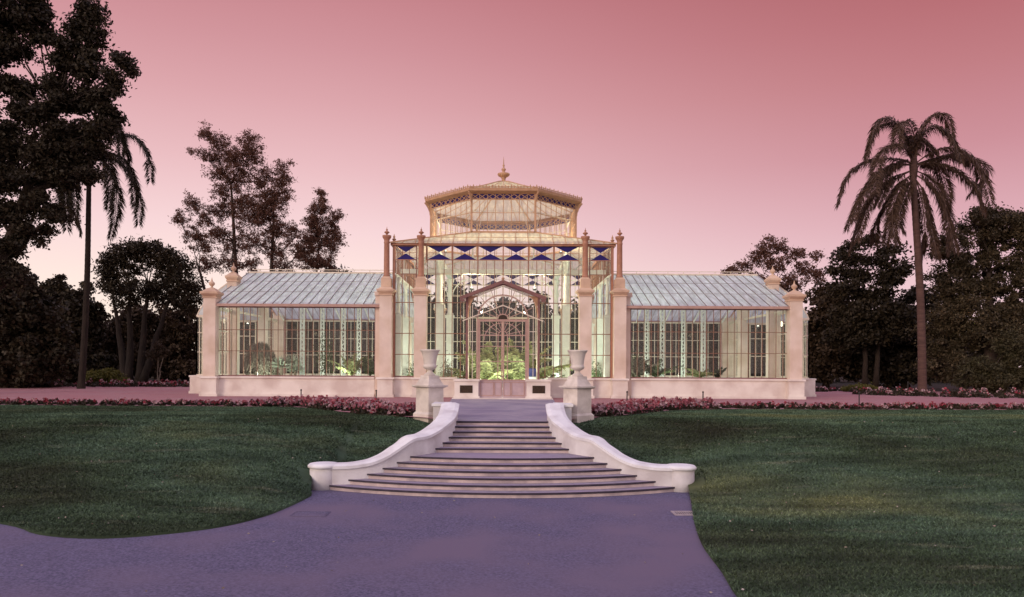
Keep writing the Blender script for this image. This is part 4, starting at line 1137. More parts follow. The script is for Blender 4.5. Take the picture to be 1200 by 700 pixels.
def tree(name, label, d, base_px, blobs, leafmat, nleaf, leaf=(0.3, 0.16), trunks=None, bark='bark', clump=0.55, depth=0.8, trunk_r=0.3, group=None, cat='tree', base_z=-0.1, nclump=26, fill=0.55, grow=1.0):
    """blobs in photo pixels (cx,cy,rx,ry[,dy m]); built at distance d in true size"""
    k = d / F
    bx = (base_px - CX) * k
    t = thing(name, label, cat, W(bx, d, base_z), group)
    cents, radii = [], []
    for b in blobs:
        c = P(b[0], b[1], d); c.y += b[4] if len(b) > 4 else random.uniform(-1, 1) * 0.25 * b[2] * k
        cents.append(c); radii.append(Vector((b[2] * k, max(b[2], b[3]) * k * depth, b[3] * k)) * grow)
    tb_ = MB()
    fork = min(c.z - r.z * 0.6 for c, r in zip(cents, radii))
    fork = max(fork, base_z + 1.0)
    tr = trunks or [(base_px, sum(c.x for c in cents) / len(cents))]
    lead = []
    ztop = max(c.z for c in cents)
    for trk in tr:
        px, tx = trk[:2]; fr_ = trk[2] if len(trk) > 2 else 0.72
        x0 = (px - CX) * k; y0 = d - D0
        if trunks: top = Vector(((tx - CX) * k, y0, base_z + (ztop - base_z) * fr_))
        else: top = Vector((tx, y0, base_z + (ztop - base_z) * 0.72))
        pts = [Vector((x0, y0, base_z)).lerp(top, q / 7) + Vector((random.uniform(-.06, .06), random.uniform(-.06, .06), 0)) * (q > 0) for q in range(8)]
        tb_.tube(pts, [trunk_r * (1.35 if q == 0 else 1 - 0.1 * q) for q in range(8)], 9)
        lead.append(pts)
    for c, r in zip(cents, radii):
        # limb from nearest trunk up into the blob, then twigs
        best = None
        for pts in lead:
            for q, p in enumerate(pts):
                if p.z < c.z - 0.15 * abs(c.x - p.x) or q == 2:
                    s_ = (c - p).length + 0.5 * max(0, p.z - c.z + 1.0)
                    if best is None or s_ < best[0]: best = (s_, p, q)
        p = best[1]; r0 = trunk_r * (1 - 0.1 * best[2]) * 0.55
        midp = p.lerp(c, 0.5) + Vector((random.uniform(-.3, .3), random.uniform(-.3, .3), -0.12 * (c - p).length * random.uniform(0, 1)))
        lp = [p, p.lerp(midp, 0.5), midp, midp.lerp(c, 0.5), c]
        tb_.tube(lp, [r0, r0 * 0.8, r0 * 0.6, r0 * 0.45, r0 * 0.3], 7)
        for _ in range(7):
            u = Vector(unit(1)[0]); e = c + Vector((u.x * r.x, u.y * r.y, abs(u.z) * r.z * 0.9 if random.random() < 0.75 else u.z * r.z)) * random.uniform(0.6, 0.95)
            m_ = c.lerp(e, 0.5) + Vector((random.uniform(-.15, .15),) * 3)
            tb_.tube([c.lerp(midp, random.uniform(0, 0.6)), m_, e], [r0 * 0.32, r0 * 0.2, 0.012], 5, cap=False)
    tb_.build('trunk', M[bark], t, smooth=True)
    vol = np.array([r.x * r.z for r in radii]); share = vol / vol.sum()
    pos = []
    for c, r, sh in zip(cents, radii, share):
        nc = max(6, int(nclump * len(blobs) * sh))
        u = unit(nc); rad_ = RNG.uniform(fill, 1.0, (nc, 1)) ** 0.6
        cc = np.array(c) + u * rad_ * np.array(r)
        cs = clump * RNG.uniform(0.55, 1.35, (nc, 1))
        nl = max(4, int(nleaf * sh / nc))
        g_ = RNG.normal(0, 1, (nc, nl, 3)) * cs[:, None, :] * np.array([0.5, 0.5, 0.36])
        pos.append((cc[:, None, :] + g_).reshape(-1, 3))
    pos = np.vstack(pos)
    np_mesh('crown', leaf_quads(pos, leaf[0], leaf[1]), 4, [leafmat], t)
    return t

# far-left big dark trees
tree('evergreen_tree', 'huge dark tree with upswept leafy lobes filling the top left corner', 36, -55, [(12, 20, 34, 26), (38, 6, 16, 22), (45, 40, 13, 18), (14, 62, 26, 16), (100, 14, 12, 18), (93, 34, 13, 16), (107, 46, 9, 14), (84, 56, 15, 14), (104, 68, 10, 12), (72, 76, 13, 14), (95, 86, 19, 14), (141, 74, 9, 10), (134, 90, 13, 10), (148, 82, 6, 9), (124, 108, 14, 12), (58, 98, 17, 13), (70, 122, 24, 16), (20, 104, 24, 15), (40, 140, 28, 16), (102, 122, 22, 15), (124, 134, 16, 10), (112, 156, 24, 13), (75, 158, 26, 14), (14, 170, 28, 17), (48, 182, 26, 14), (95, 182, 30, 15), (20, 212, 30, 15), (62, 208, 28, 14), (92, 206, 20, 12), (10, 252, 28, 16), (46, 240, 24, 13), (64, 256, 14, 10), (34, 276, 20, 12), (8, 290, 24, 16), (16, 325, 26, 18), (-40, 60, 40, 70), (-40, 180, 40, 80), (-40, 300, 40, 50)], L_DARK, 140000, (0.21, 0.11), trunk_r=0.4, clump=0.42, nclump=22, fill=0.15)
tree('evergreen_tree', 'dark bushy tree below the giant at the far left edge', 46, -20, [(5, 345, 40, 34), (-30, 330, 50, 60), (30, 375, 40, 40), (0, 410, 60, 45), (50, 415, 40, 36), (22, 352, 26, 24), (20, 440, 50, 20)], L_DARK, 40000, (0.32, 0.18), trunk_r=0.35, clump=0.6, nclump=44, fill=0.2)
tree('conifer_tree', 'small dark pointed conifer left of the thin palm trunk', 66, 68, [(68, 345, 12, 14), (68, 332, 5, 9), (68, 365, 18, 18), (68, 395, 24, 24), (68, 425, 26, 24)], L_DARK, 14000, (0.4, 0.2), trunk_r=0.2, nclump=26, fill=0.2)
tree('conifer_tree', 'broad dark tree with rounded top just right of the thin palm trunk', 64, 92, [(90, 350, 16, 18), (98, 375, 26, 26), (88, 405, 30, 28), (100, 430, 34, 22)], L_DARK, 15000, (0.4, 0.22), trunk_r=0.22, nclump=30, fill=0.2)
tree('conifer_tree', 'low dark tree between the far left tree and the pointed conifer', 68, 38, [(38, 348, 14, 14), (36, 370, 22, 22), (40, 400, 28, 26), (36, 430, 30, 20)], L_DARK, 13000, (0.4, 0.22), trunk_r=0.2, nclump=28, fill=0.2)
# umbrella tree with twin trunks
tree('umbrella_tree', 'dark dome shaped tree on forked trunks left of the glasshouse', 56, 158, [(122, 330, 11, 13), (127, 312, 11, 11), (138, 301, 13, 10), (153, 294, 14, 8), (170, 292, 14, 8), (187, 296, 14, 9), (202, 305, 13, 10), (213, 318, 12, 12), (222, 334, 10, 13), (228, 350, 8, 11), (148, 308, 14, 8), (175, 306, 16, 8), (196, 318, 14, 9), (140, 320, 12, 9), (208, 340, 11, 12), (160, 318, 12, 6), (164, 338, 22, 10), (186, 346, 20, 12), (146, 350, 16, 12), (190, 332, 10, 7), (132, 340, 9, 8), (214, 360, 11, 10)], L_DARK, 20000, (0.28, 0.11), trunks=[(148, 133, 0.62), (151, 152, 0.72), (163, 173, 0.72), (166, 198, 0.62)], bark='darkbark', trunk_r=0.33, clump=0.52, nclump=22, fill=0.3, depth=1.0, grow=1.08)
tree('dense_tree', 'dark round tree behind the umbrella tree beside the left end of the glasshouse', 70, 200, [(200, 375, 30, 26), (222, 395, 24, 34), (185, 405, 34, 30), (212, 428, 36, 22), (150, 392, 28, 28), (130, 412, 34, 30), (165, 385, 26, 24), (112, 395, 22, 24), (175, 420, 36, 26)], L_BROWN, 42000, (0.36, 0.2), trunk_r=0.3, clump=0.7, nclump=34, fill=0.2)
# tall open gums behind the left wing
tree('gum_tree', 'tall open crowned tree with twin stems rising behind the left wing', 60, 285, [(241, 158, 11, 10), (252, 170, 15, 12), (264, 184, 17, 15), (232, 180, 10, 6), (246, 188, 12, 9), (291, 168, 13, 16), (296, 186, 13, 16), (280, 195, 18, 16), (274, 212, 20, 16), (252, 203, 13, 9), (310, 205, 13, 10), (333, 200, 8, 14), (331, 220, 13, 18), (320, 232, 15, 18), (316, 252, 18, 18), (282, 238, 22, 18), (257, 226, 13, 11), (298, 262, 24, 18), (326, 272, 18, 16), (258, 248, 14, 14), (240, 256, 13, 12), (222, 240, 10, 13), (211, 260, 10, 11), (226, 274, 13, 14), (236, 290, 14, 12), (254, 276, 15, 14), (272, 288, 16, 14), (300, 288, 18, 14), (322, 296, 16, 12), (346, 280, 13, 13), (350, 298, 12, 10), (240, 310, 14, 12), (264, 312, 14, 9), (288, 312, 18, 9), (330, 314, 18, 8), (308, 230, 12, 16), (306, 246, 14, 14), (304, 214, 10, 10)],
     L_GUM, 50000, (0.25, 0.065), trunks=[(284, 270, 0.8), (312, 320, 0.72), (268, 232, 0.46)], bark='bark', trunk_r=0.28, clump=0.36, nclump=42, fill=0.05, grow=1.12)
tree('gum_tree', 'narrow upright tree standing right of the tall open crowned tree behind the left wing', 60, 366, [(374, 230, 5, 10), (376, 246, 10, 12), (366, 256, 11, 14), (372, 274, 14, 15), (362, 286, 12, 14), (388, 266, 9, 10), (395, 254, 7, 8), (384, 288, 13, 12), (396, 280, 8, 8), (366, 308, 16, 11), (382, 310, 14, 10), (352, 300, 8, 8)], L_GUM, 16000, (0.25, 0.065), trunks=[(364, 372)], trunk_r=0.2, clump=0.34, nclump=40, fill=0.05, grow=1.10)
tree('dense_tree', 'dark rounded treetop just showing above the left wing ridge', 62, 395, [(395, 330, 16, 14), (388, 350, 30, 24), (410, 360, 28, 26), (395, 395, 44, 34)], L_DARK, 15000, (0.36, 0.2), trunk_r=0.25, clump=0.6, nclump=34, fill=0.2)
# row of trees behind the glasshouse, seen through the panes
for px, top, w, lab, mt in [(310, 352, 36, 'dark tree behind the left wing seen through its outer panes', L_BROWN), (350, 346, 34, 'dark tree behind the middle of the left wing', L_DARK), (452, 352, 34, 'brown tree seen between the left pier and the hall', L_BROWN),
                            (490, 340, 30, 'dark tree seen through the left of the central hall', L_DARK), (535, 334, 30, 'taller dark tree behind the hall left of the porch', L_BROWN), (585, 352, 30, 'low dark tree straight behind the porch', L_DARK), (628, 345, 30, 'dark tree behind the hall just right of the porch', L_BROWN),
                            (672, 358, 30, 'low brown tree seen through the right of the central hall', L_DARK), (715, 350, 32, 'dark tree seen behind the right side bay of the hall', L_BROWN), (765, 352, 36, 'dark tree behind the right wing near the hall', L_DARK), (815, 348, 36, 'brown tree behind the middle of the right wing', L_BROWN), (868, 345, 36, 'dark tree behind the outer panes of the right wing', L_DARK)]:
    h = 440 - top
    tree('dense_tree', lab, 64 + (px % 7), px, [(px, top + h * .16, w * .62, h * .17), (px - w * .45, top + h * .42, w * .75, h * .24), (px + w * .45, top + h * .40, w * .75, h * .24), (px, top + h * .68, w * 1.15, h * .28), (px + 4, top + h * .92, w * 1.2, h * .16)], mt, 12000, (0.42, 0.25), trunk_r=0.25, clump=0.75, nclump=30, fill=0.2, group='trees behind the glasshouse')
# the far wood that closes the view
n = 52000
x = RNG.uniform(-95, 95, n); d = 84 + RNG.random(n) * 10 + 0.05 * np.abs(x)
top = 6.6 + 1.3 * np.sin(x * 0.31) + 0.9 * np.sin(x * 0.83 + 1) + 0.5 * np.sin(x * 2.1)
z = top * RNG.random(n) ** 0.8
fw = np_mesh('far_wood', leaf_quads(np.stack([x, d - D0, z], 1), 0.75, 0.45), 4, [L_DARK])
tag(fw, 'dark unbroken wood closing the view behind all the garden trees', 'wood', kind='stuff')
# right side
tree('gum_tree', 'thin leaved tree above the right end of the glasshouse', 66, 905, [(895, 292, 14, 10), (912, 288, 14, 9), (930, 297, 13, 9), (870, 310, 14, 8), (855, 318, 10, 7), (905, 308, 22, 11), (940, 314, 14, 10), (885, 330, 26, 12), (925, 330, 24, 12), (956, 300, 7, 8), (958, 322, 10, 12), (900, 280, 8, 5), (885, 300, 10, 8)], L_GUM, 9500, (0.27, 0.11), trunk_r=0.22, clump=0.36, nclump=36, fill=0.1)
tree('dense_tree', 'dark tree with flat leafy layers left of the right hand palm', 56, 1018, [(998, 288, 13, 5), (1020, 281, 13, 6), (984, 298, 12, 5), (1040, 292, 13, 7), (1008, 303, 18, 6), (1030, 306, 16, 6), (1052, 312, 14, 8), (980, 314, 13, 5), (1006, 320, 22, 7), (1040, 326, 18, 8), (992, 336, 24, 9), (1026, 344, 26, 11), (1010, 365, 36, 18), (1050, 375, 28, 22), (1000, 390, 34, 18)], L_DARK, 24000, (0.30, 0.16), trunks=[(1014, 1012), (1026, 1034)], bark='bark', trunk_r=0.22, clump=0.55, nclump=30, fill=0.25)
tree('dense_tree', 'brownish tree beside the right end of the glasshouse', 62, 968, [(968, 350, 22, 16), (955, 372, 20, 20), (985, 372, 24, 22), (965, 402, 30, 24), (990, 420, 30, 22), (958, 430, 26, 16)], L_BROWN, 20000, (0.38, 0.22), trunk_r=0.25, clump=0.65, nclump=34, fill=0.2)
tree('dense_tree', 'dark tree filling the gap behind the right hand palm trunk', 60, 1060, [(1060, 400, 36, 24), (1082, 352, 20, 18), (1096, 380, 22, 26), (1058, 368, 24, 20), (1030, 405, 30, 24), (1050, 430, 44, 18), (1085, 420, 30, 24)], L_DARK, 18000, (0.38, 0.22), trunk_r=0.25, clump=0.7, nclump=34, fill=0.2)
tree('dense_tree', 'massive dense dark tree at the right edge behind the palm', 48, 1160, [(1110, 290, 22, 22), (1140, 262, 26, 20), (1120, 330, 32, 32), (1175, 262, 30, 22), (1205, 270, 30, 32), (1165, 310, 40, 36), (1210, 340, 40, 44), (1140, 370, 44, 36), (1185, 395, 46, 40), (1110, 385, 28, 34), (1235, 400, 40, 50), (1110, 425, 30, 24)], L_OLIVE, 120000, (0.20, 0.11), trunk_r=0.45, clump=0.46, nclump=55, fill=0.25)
tree('leafy_bush', 'large round green bush at the foot of the trees on the right edge', 44, 1150, [(1150, 428, 18, 12), (1138, 440, 20, 14), (1165, 440, 24, 16), (1195, 425, 22, 20), (1200, 445, 22, 14), (1185, 400, 14, 16)], L_BUSH, 20000, (0.16, 0.09), trunk_r=0.08, clump=0.35, nclump=40, fill=0.4, cat='bush')
tree('leafy_bush', 'low yellow green mounded bush behind the gravel on the right', 47, 1010, [(1010, 452.5, 16, 3.2), (1000, 454, 12, 2.6), (1022, 454.5, 10, 2.4)], L_YEL, 5000, (0.14, 0.07), trunk_r=0.03, clump=0.16, nclump=40, fill=0.4, cat='bush')
tree('leafy_bush', 'yellowish low bush at the foot of the umbrella tree on the left', 53, 122, [(112, 445, 12, 7), (128, 443, 13, 8), (140, 447, 9, 5)], L_YEL, 4500, (0.18, 0.08), trunk_r=0.03, clump=0.25, nclump=26, fill=0.3, cat='bush')
tree('sapling', 'thin pale stemmed sapling right of the umbrella tree trunks', 54, 186, [(180, 418, 7, 5), (190, 415, 6, 5), (186, 408, 6, 4)], L_BROWN, 900, (0.2, 0.08), trunks=[(186, 184), (186, 190)], bark='palebark', trunk_r=0.07, clump=0.25, nclump=10, fill=0.2)

# indoor plants
def fern(label, x, y, n, length, up, mat, lw=0.045, ll=0.3, droop=0.4, name='indoor_palm', z=0.06, cat='palm plant', seed=0, group=None, nl=30):
    t = thing(name, label, cat, (x, y, z), group)
    rnd = random.Random(seed)
    MB().tube([(x, y, z), (x, y, z + 0.25)], [0.07, 0.04], 8).build('stem', M['bark'], t)
    for k in range(n):
        a = 2 * PI * k / n + rnd.uniform(-.3, .3); L = length * rnd.uniform(0.7, 1.15); el = rnd.uniform(0.62, 1.42) * up
        dx, dy = math.cos(a), math.sin(a)
        pts = []
        for q in range(5):
            u = q / 4
            pts.append((x + dx * L * u * math.cos(el) * (1 + 0.25 * u), y + dy * L * u * math.cos(el) * (1 + 0.25 * u), z + 0.2 + L * (math.sin(el) * u - 0.24 * u ** 2.6)))
        p, q = bez_frond(np.array(pts), ll, lw, nl, droop)
        f = np_mesh('frond', q, 4, [mat], t)
        MB().tube([Vector(v) for v in p[::4]], 0.012, 5).build('stalk', mat, f)
    return t
fern('leafy indoor palm left of centre behind the doors', -0.9, 1.6, 22, 3.0, 1.0, L_BRIGHT, 0.085, 0.50, seed=1, nl=40)
fern('leafy indoor palm right of centre behind the doors', 0.95, 1.5, 22, 3.0, 1.0, L_BRIGHT, 0.085, 0.50, seed=2, nl=40)
fern('smaller feathery palm at the middle of the hall behind both door palms', 0.1, 2.8, 16, 3.1, 1.0, L_BRIGHT, 0.06, 0.45, seed=3)
fern('low spreading fern behind the window right of the door', 2.2, 1.9, 14, 1.5, 0.7, L_MID, 0.04, 0.26, seed=4, name='indoor_fern', cat='fern')
fern('low spreading fern behind the window left of the door', -2.3, 2.0, 14, 1.5, 0.8, L_MID, 0.04, 0.26, seed=5, name='indoor_fern', cat='fern')
fern('bright lamp lit fern in the left wing near the hall', -7.55, 1.2, 14, 1.35, 1.0, L_BRIGHT, 0.05, 0.28, z=0.78, seed=6, name='indoor_fern', cat='fern')
fern('darker fern beside the pier at the hall end of the left wing', -6.7, 1.5, 14, 1.6, 1.1, L_MID, 0.05, 0.3, z=0.78, seed=7, name='indoor_fern', cat='fern')
fern('small green fern at the hall end of the right wing', 7.7, 1.4, 12, 1.25, 1.0, L_MID, 0.045, 0.25, z=0.78, seed=8, name='indoor_fern', cat='fern')
fern('bright low fern near the middle lattice post of the right wing', 9.9, 1.3, 12, 0.85, 0.8, L_BRIGHT, 0.04, 0.22, z=0.78, seed=9, name='indoor_fern', cat='fern')
fern('tiny pale fern right of the middle of the right wing', 10.9, 1.6, 9, 0.7, 1.0, L_MID, 0.04, 0.2, z=0.78, seed=10, name='indoor_fern', cat='fern')
fern('grey green fern beside the hall pier in the right wing', 6.7, 1.3, 12, 1.5, 1.0, L_GREYGREEN, 0.045, 0.25, z=0.78, seed=11, name='indoor_fern', cat='fern')
# spiky agave clump (left wing)
ag = thing('agave_plant', 'pale spiky agave clump beside the mounded bush in the left wing', 'agave', W(-11.3, 36.9, 0.78))
for cxx, cyy, czz, rr in ((-11.3, 1.9, 1.42, 0.62), (-10.9, 2.2, 1.6, 0.58), (-10.6, 1.9, 1.25, 0.5)):
    u = unit(110); u[:, 2] = np.abs(u[:, 2]) * 1.0 - 0.15; u /= np.linalg.norm(u, axis=1, keepdims=True)
    c = np.array([cxx, cyy, czz]); tips = c + u * rr * RNG.uniform(0.8, 1.15, (110, 1)); w = np.cross(u, unit(110)); w /= np.linalg.norm(w, axis=1, keepdims=True); w *= 0.045
    np_mesh('rosette', np.stack([c + u * 0.05 - w * .6, c + u * rr * 0.5 - w, tips, c + u * rr * 0.5 + w], 1).reshape(-1, 3), 4, [L_AGAVE], ag)
    MB().tube([(cxx, cyy, 0.76), (cxx, cyy, czz)], [0.08, 0.06], 8).build('stem', M['palebark'], ag)
# weeping mound
wm = thing('weeping_bush', 'grey mounded weeping bush inside the outer end of the left wing', 'bush', W(-12.3, 37.0, 0.78))
MB().tube([(-12.3, 2.2, 0.76), (-12.25, 2.2, 2.0)], [0.10, 0.05], 8).build('trunk', M['palebark'], wm)
n = 5200; u = unit(n); u[:, 2] = np.abs(u[:, 2]); rr = RNG.uniform(0.75, 1.0, (n, 1))
pos = np.array([-12.4, 2.1, 1.45]) + u * rr * np.array([0.85, 0.8, 1.2]) * (1 + 0.16 * np.sin(u[:, :1] * 9) * np.cos(u[:, 2:] * 8)); pos[:, 2] -= RNG.uniform(0, 0.65, n) * (1 - u[:, 2])
dirs = np.stack([u[:, 0] * 0.4, u[:, 1] * 0.4, -np.ones(n)], 1) + RNG.normal(0, 0.3, (n, 3)); dirs /= np.linalg.norm(dirs, axis=1, keepdims=True)
np_mesh('crown', leaf_quads(pos, 0.26, 0.035, dirs=dirs), 4, [L_GREYGREEN], wm)
# slim indoor shrubs
def indoor_shrub(label, x, y, h, r, mat, n=1500):
    t = thing('indoor_shrub', label, 'shrub', (x, y, 0.06))
    MB().tube([(x, y, 0.06), (x + 0.03, y, h * 0.8)], [0.03, 0.012], 6).build('stem', M['bark'], t)
    pos = np.array([x, y, h * 0.6]) + RNG.normal(0, 1, (n, 3)) * np.array([r * .5, r * .5, h * 0.22]); pos[:, 2] = np.clip(pos[:, 2], 0.15, None)
    np_mesh('crown', leaf_quads(pos, 0.13, 0.05), 4, [mat], t)
indoor_shrub('slim dark shrub in the middle of the left wing', -9.3, 3.0, 3.0, 0.5, L_MID, 900)
indoor_shrub('small shrub at the hall end of the right wing beside the pier', 6.9, 2.8, 2.0, 0.4, L_MID)
indoor_shrub('dark shrub behind the left side bay of the hall', -4.6, 2.4, 1.5, 0.4, L_MID, 900)
indoor_shrub('dark shrub behind the right side bay of the hall', 4.8, 2.4, 1.6, 0.4, L_MID, 900)
indoor_shrub('pale shrub at the window left of the front interior column', -2.75, 0.9, 1.7, 0.35, L_GREYGREEN, 700)
# navy box by the door
nb = thing('display_box', 'small navy and white box inside the window right of the door', 'box', (1.45, 0.55, 0.06))
MB().box(1.2, 1.7, 0.4, 0.75, 0.06, 1.0).build('stand', M['white_iron'], nb, bevel=0.01)
MB().box(1.17, 1.73, 0.37, 0.78, 1.0, 1.42).build('box', M['navy'], nb, bevel=0.02)
# ------------------------------------------------------------------ flower beds (stuff)
def flower_bed(label, line_f, line_b, n, h=0.26, pink=(0.5, 0.3, 0.2), s=0.085, dens=0.5):
    a = resample(line_f, 400); b = resample(line_b, 400)
    npl = n // 60; n = npl * 60
    i = RNG.integers(0, 400, npl); t = RNG.random((npl, 1))
    pc = a[i] * (1 - t) + b[i] * t + RNG.normal(0, 0.05, (npl, 2))
    ph = h * RNG.uniform(0.55, 1.35, npl); pr = h * RNG.uniform(0.45, 0.8, npl)
    who = np.repeat(np.arange(npl), 60)
    u = unit(n); u[:, 2] = np.abs(u[:, 2])
    p = pc[who] + u[:, :2] * pr[who][:, None] * RNG.uniform(0.5, 1.05, (n, 1))
    pk = np.clip(RNG.normal(dens, 0.22, npl), 0, 0.9)
    fl = RNG.random(n) < pk[who] * np.clip(u[:, 2] * 1.7, 0.1, 1.2)
    z0 = np.where(p[:, 1] < 26, H(p[:, 0], p[:, 1]), 0.0); z0 = np.minimum(z0, 0)
    z = z0 + ph[who] * np.where(fl, u[:, 2] + 0.12, u[:, 2] * RNG.uniform(0.4, 1.0, n)) + 0.02
    pos = np.stack([p[:, 0], p[:, 1] - D0, z], 1)
    q = leaf_quads(pos, s * 1.25, s)
    mi = np.zeros(n); r = np.clip(RNG.random(npl)[who] * 0.7 + RNG.random(n) * 0.3, 0, 1)
    mi[fl] = 1 + (r[fl] > pink[0]) + (r[fl] > pink[0] + pink[1])
    o = np_mesh('flower_bed', q, 4, [L_BED] + PETALS, None, mi)
    return tag(o, label, 'flower bed', kind='stuff')
def shift_line(l, dx, dd): return [(x + dx, d + dd) for x, d in l]
Lf = [(-32, 26.1), (-20, 26.0), (-8.6, 25.75)]
flower_bed('long thin border of pink bedding flowers along the top of the left lawn', Lf, shift_line(Lf, 0, 1.1), 36000, 0.13, (0.35, 0.25), dens=0.2)
Lc = [(-8.6, 25.75), (-6.9, 25.4), (-5.6, 23.5), (-4.2, 21.9), (-2.7, 20.85)]
flower_bed('fuller pink flower clump left of the left urn pedestal', Lc, [(-8.4, 27.2), (-6.0, 26.9), (-4.2, 25.0), (-3.2, 23.0), (-2.5, 21.5)], 17000, 0.24, (0.45, 0.3), dens=0.45)
Rf = [(32, 26.6), (20, 26.2), (7.6, 25.75)]
flower_bed('long thin border of pink bedding flowers along the top of the right lawn', Rf, shift_line(Rf, 0, 1.0), 36000, 0.14, (0.35, 0.25), dens=0.22)
Rc = [(7.6, 25.75), (6.4, 25.3), (4.9, 23.6), (3.7, 22.0), (2.75, 20.9)]
flower_bed('fuller pink flower clump right of the right urn pedestal', Rc, [(7.6, 27.2), (5.6, 26.9), (4.2, 25.0), (3.2, 23.2), (2.6, 21.5)], 17000, 0.24, (0.45, 0.3), dens=0.45)
flower_bed('distant low flower bed under the trees at the far left', [(-36, 46), (-30, 48), (-22, 50)], [(-36, 48), (-30, 50), (-21.5, 52.5)], 8000, 0.35, (0.3, 0.3), 0.12, 0.22)
flower_bed('flower bed at the far right edge below the dense trees', [(20.5, 41), (24, 37.5), (33, 35.5)], [(20.5, 42.5), (25, 40), (33, 38)], 9000, 0.34, (0.25, 0.4), 0.10, 0.09)
flower_bed('low dark bed behind the gravel at the right end of the glasshouse', [(17.5, 47), (22, 46.5), (25, 44.5)], [(17.5, 49), (22, 49), (26, 47)], 5000, 0.22, (0.2, 0.5), 0.12, 0.10)

# fallen leaves
n = 260
d = 8.5 + 12 * RNG.random(n) ** 0.8; x = RNG.uniform(-0.8, 0.8, n) * d
z = np.where(in_poly(x, d, np.array([(-45, 2), (2.5, 2), (3.0, 11), (3.9, 15), (-4.0, 15), (-4.8, 12.1), (-7, 11.3), (-12, 13.5), (-45, 18)])), -1.305, H(x, d) + 0.045)
k = (np.abs(x) > 4.2) | (d < 14.9); x, d, z = x[k], d[k], z[k]; n = len(x)
dirs = unit(n); dirs[:, 2] *= 0.15; dirs /= np.linalg.norm(dirs, axis=1, keepdims=True)
lq = leaf_quads(np.stack([x, d - D0, z], 1), 0.045, 0.026, dirs=dirs)
tag(np_mesh('fallen_leaves', lq, 4, [mat_leaf('fallen_leaf', [(0.10, 0.07, 0.06), (0.24, 0.19, 0.16), (0.5, 0.44, 0.40)], 0.1)]), 'scattered small fallen leaves on the path and lawns', 'leaf litter', kind='stuff')

# marker stakes
def stake(px, d, label, h=0.32):
    x = (px - CX) * d / F
    t = thing('garden_stake', label, 'stake', W(x, d, 0), 'dark marker stakes in the flower beds')
    MB().tube([W(x, d, -0.05), W(x, d, 0.22 + h)], 0.022, 8).build('post', M['iron'], t)
    MB().lathe([(0.03, 0), (0.035, 0.03), (0.02, 0.06), (0.003, 0.065)], x, d - D0, 0.21 + h, 10).build('head', M['iron'], t)
stake(441, 26.5, 'thin dark stake in the pink flowers left of the stair')
stake(735, 26.5, 'thin dark stake in the pink flowers right of the stair')
stake(824, 26.8, 'thin dark stake in the border below the right wing')
stake(353, 26.8, 'thin dark stake in the border below the left wing')
stake(1064, 41, 'thin dark stake by the foot of the right hand palm', 0.5)
stake(1007, 27.0, 'thin dark stake in the border below the yellow bush')

# drains and covers
dg = thing('drain_grate', 'small steel drain grate at the right edge of the path', 'grate', P(803, 601, 13.55))
gx, gd, gz = (803 - CX) * 13.55 / F, 13.55, -1.316
MB().box(gx - 0.20, gx + 0.20, gd - D0 - 0.16, gd - D0 + 0.16, gz - 0.02, gz + 0.001).build('pit', M['iron'], dg)
b = MB()
for k in range(9): b.box(gx - 0.18 + 0.042 * k, gx - 0.163 + 0.042 * k, gd - D0 - 0.14, gd - D0 + 0.14, gz + 0.002, gz + 0.012)
b.build('bars', M['grate'], dg)
fr = MB().box(gx - 0.22, gx + 0.22, gd - D0 - 0.18, gd - D0 - 0.14, gz - 0.01, gz + 0.015).box(gx - 0.22, gx + 0.22, gd - D0 + 0.14, gd - D0 + 0.18, gz - 0.01, gz + 0.015)
fr.box(gx - 0.22, gx - 0.185, gd - D0 - 0.139, gd - D0 + 0.139, gz - 0.01, gz + 0.014).box(gx + 0.195, gx + 0.22, gd - D0 - 0.139, gd - D0 + 0.139, gz - 0.01, gz + 0.014)
fr.build('frame', M['grate'], dg)
hc = thing('inspection_cover', 'square flush inspection cover near the left lawn edge', 'cover', W(-3.55, 13.3, -1.318))
MB().box(-3.85, -3.25, 13.1 - D0, 13.5 - D0, -1.33, -1.312).build('lid', M['asphalt'], hc)
fr = MB()
for a in ((-3.88, -3.22, 13.07, 13.09), (-3.88, -3.22, 13.51, 13.53)): fr.box(a[0], a[1], a[2] - D0, a[3] - D0, -1.33, -1.309)
for a in ((-3.88, -3.86), (-3.24, -3.22)): fr.box(a[0], a[1], 13.091 - D0, 13.509 - D0, -1.33, -1.309)
fr.build('frame', M['asphalt'], hc)

# ------------------------------------------------------------------ world, sun, camera
w = bpy.data.worlds.new('World'); scene.world = w; w.use_nodes = True
nt = w.node_tree; N = nt.nodes; L = nt.links
for n in list(N): N.remove(n)
out = N.new('ShaderNodeOutputWorld')
SUN_EL, SUN_AZ = math.radians(16), math.radians(222)
sky = N.new('ShaderNodeTexSky'); sky.sky_type = 'NISHITA'; sky.sun_disc = False; sky.sun_elevation = SUN_EL; sky.sun_rotation = SUN_AZ
bg1 = N.new('ShaderNodeBackground'); bg1.inputs[1].default_value = 0.015; L.new(sky.outputs[0], bg1.inputs[0])
tc = N.new('ShaderNodeTexCoord'); sep = N.new('ShaderNodeSeparateXYZ'); L.new(tc.outputs['Generated'], sep.inputs[0])
def s2l(c): return tuple(((v / 255) / 12.92 if v / 255 <= 0.04045 else ((v / 255 + 0.055) / 1.055) ** 2.4) for v in c)
def ramp(stops):
    r = N.new('ShaderNodeValToRGB'); els = r.color_ramp.elements
    els[0].position = stops[0][0]; els[0].color = (*stops[0][1], 1)
    els[1].position = stops[-1][0]; els[1].color = (*stops[-1][1], 1)
    for p, c in stops[1:-1]:
        e = els.new(p); e.color = (*c, 1)
    L.new(sep.outputs['Z'], r.inputs[0]); return r
ZEN = (0.80, 0.74, 1.0)
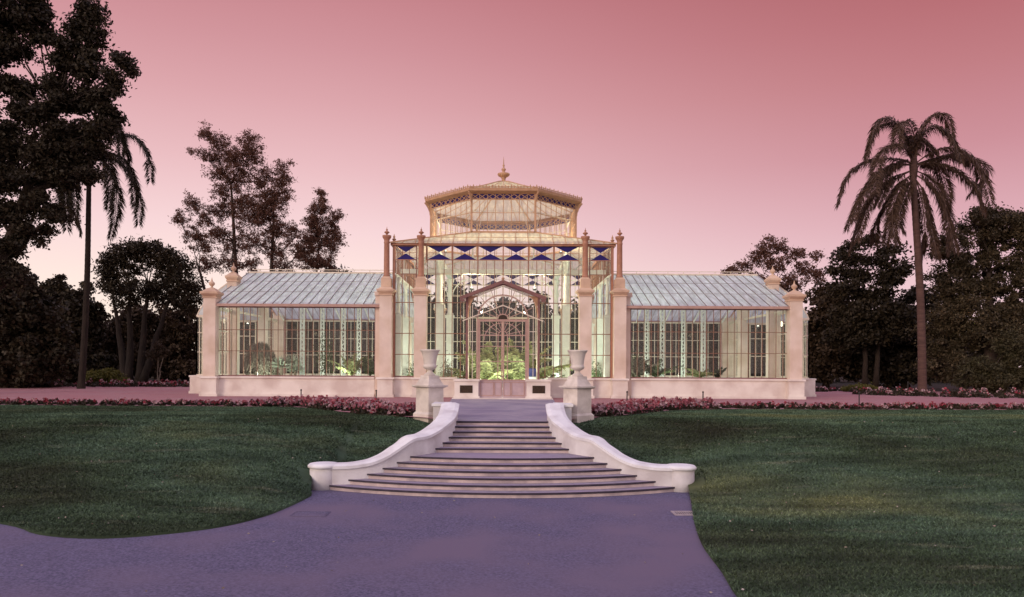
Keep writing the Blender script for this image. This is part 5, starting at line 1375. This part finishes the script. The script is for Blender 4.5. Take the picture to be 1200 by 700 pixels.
rl = ramp([(0.0, s2l((255, 236, 218))), (0.10, s2l((254, 228, 217))), (0.18, s2l((245, 209, 209))), (0.26, s2l((232, 184, 186))), (0.34, s2l((218, 160, 163))), (0.40, s2l((207, 143, 147))), (0.46, s2l((197, 127, 131))), (0.58, s2l((196, 140, 160))), (0.8, ZEN), (1.0, ZEN)])
rr_ = ramp([(0.0, s2l((238, 204, 210))), (0.10, s2l((229, 184, 192))), (0.18, s2l((214, 156, 163))), (0.26, s2l((199, 129, 134))), (0.34, s2l((188, 110, 110))), (0.40, s2l((179, 95, 94))), (0.46, s2l((169, 81, 79))), (0.58, s2l((186, 120, 140))), (0.8, ZEN), (1.0, ZEN)])
rb2 = ramp([(0.0, (0.92, 0.72, 0.68)), (0.2, (0.95, 0.75, 0.71)), (0.45, (0.90, 0.75, 0.80)), (0.8, ZEN), (1.0, ZEN)])
mr = N.new('ShaderNodeMapRange'); mr.inputs[1].default_value = -0.28; mr.inputs[2].default_value = 0.62; mr.interpolation_type = 'SMOOTHSTEP'
L.new(sep.outputs['X'], mr.inputs[0])
m1 = N.new('ShaderNodeMixRGB'); L.new(mr.outputs[0], m1.inputs[0]); L.new(rl.outputs[0], m1.inputs[1]); L.new(rr_.outputs[0], m1.inputs[2])
mb2 = N.new('ShaderNodeMapRange'); mb2.inputs[1].default_value = 0.25; mb2.inputs[2].default_value = -0.3; mb2.interpolation_type = 'SMOOTHSTEP'
L.new(sep.outputs['Y'], mb2.inputs[0])
m2 = N.new('ShaderNodeMixRGB'); L.new(mb2.outputs[0], m2.inputs[0]); L.new(m1.outputs[0], m2.inputs[1]); L.new(rb2.outputs[0], m2.inputs[2])
bg2 = N.new('ShaderNodeBackground'); bg2.inputs[1].default_value = 1.0; L.new(m2.outputs[0], bg2.inputs[0])
add = N.new('ShaderNodeAddShader'); L.new(bg1.outputs[0], add.inputs[0]); L.new(bg2.outputs[0], add.inputs[1]); L.new(add.outputs[0], out.inputs[0])

sl = bpy.data.lights.new('sun', 'SUN'); sl.energy = 1.35; sl.angle = math.radians(18); sl.color = (1.0, 0.80, 0.64)
so = bpy.data.objects.new('sun', sl); COL.objects.link(so)
sd = Vector((math.sin(SUN_AZ) * math.cos(SUN_EL), math.cos(SUN_AZ) * math.cos(SUN_EL), math.sin(SUN_EL)))
so.rotation_euler = (-sd).to_track_quat('-Z', 'Y').to_euler()

cd = bpy.data.cameras.new('camera'); cam = bpy.data.objects.new('camera', cd); COL.objects.link(cam)
cam.location = (0, -D0, EYE); cam.rotation_euler = (PI / 2, math.radians(-0.3), 0)
cd.sensor_width = 36; cd.lens = 36 * F / 1200; cd.clip_end = 3000; cd.clip_start = 0.1
cd.shift_x = (600 - CX) / 1200; cd.shift_y = (HY - 350) / 1200
scene.camera = cam
scene.render.engine = 'CYCLES'
scene.cycles.transparent_max_bounces = 40
scene.cycles.max_bounces = 8
scene.view_settings.view_transform = 'Standard'; scene.view_settings.look = 'None'; scene.view_settings.exposure = 0
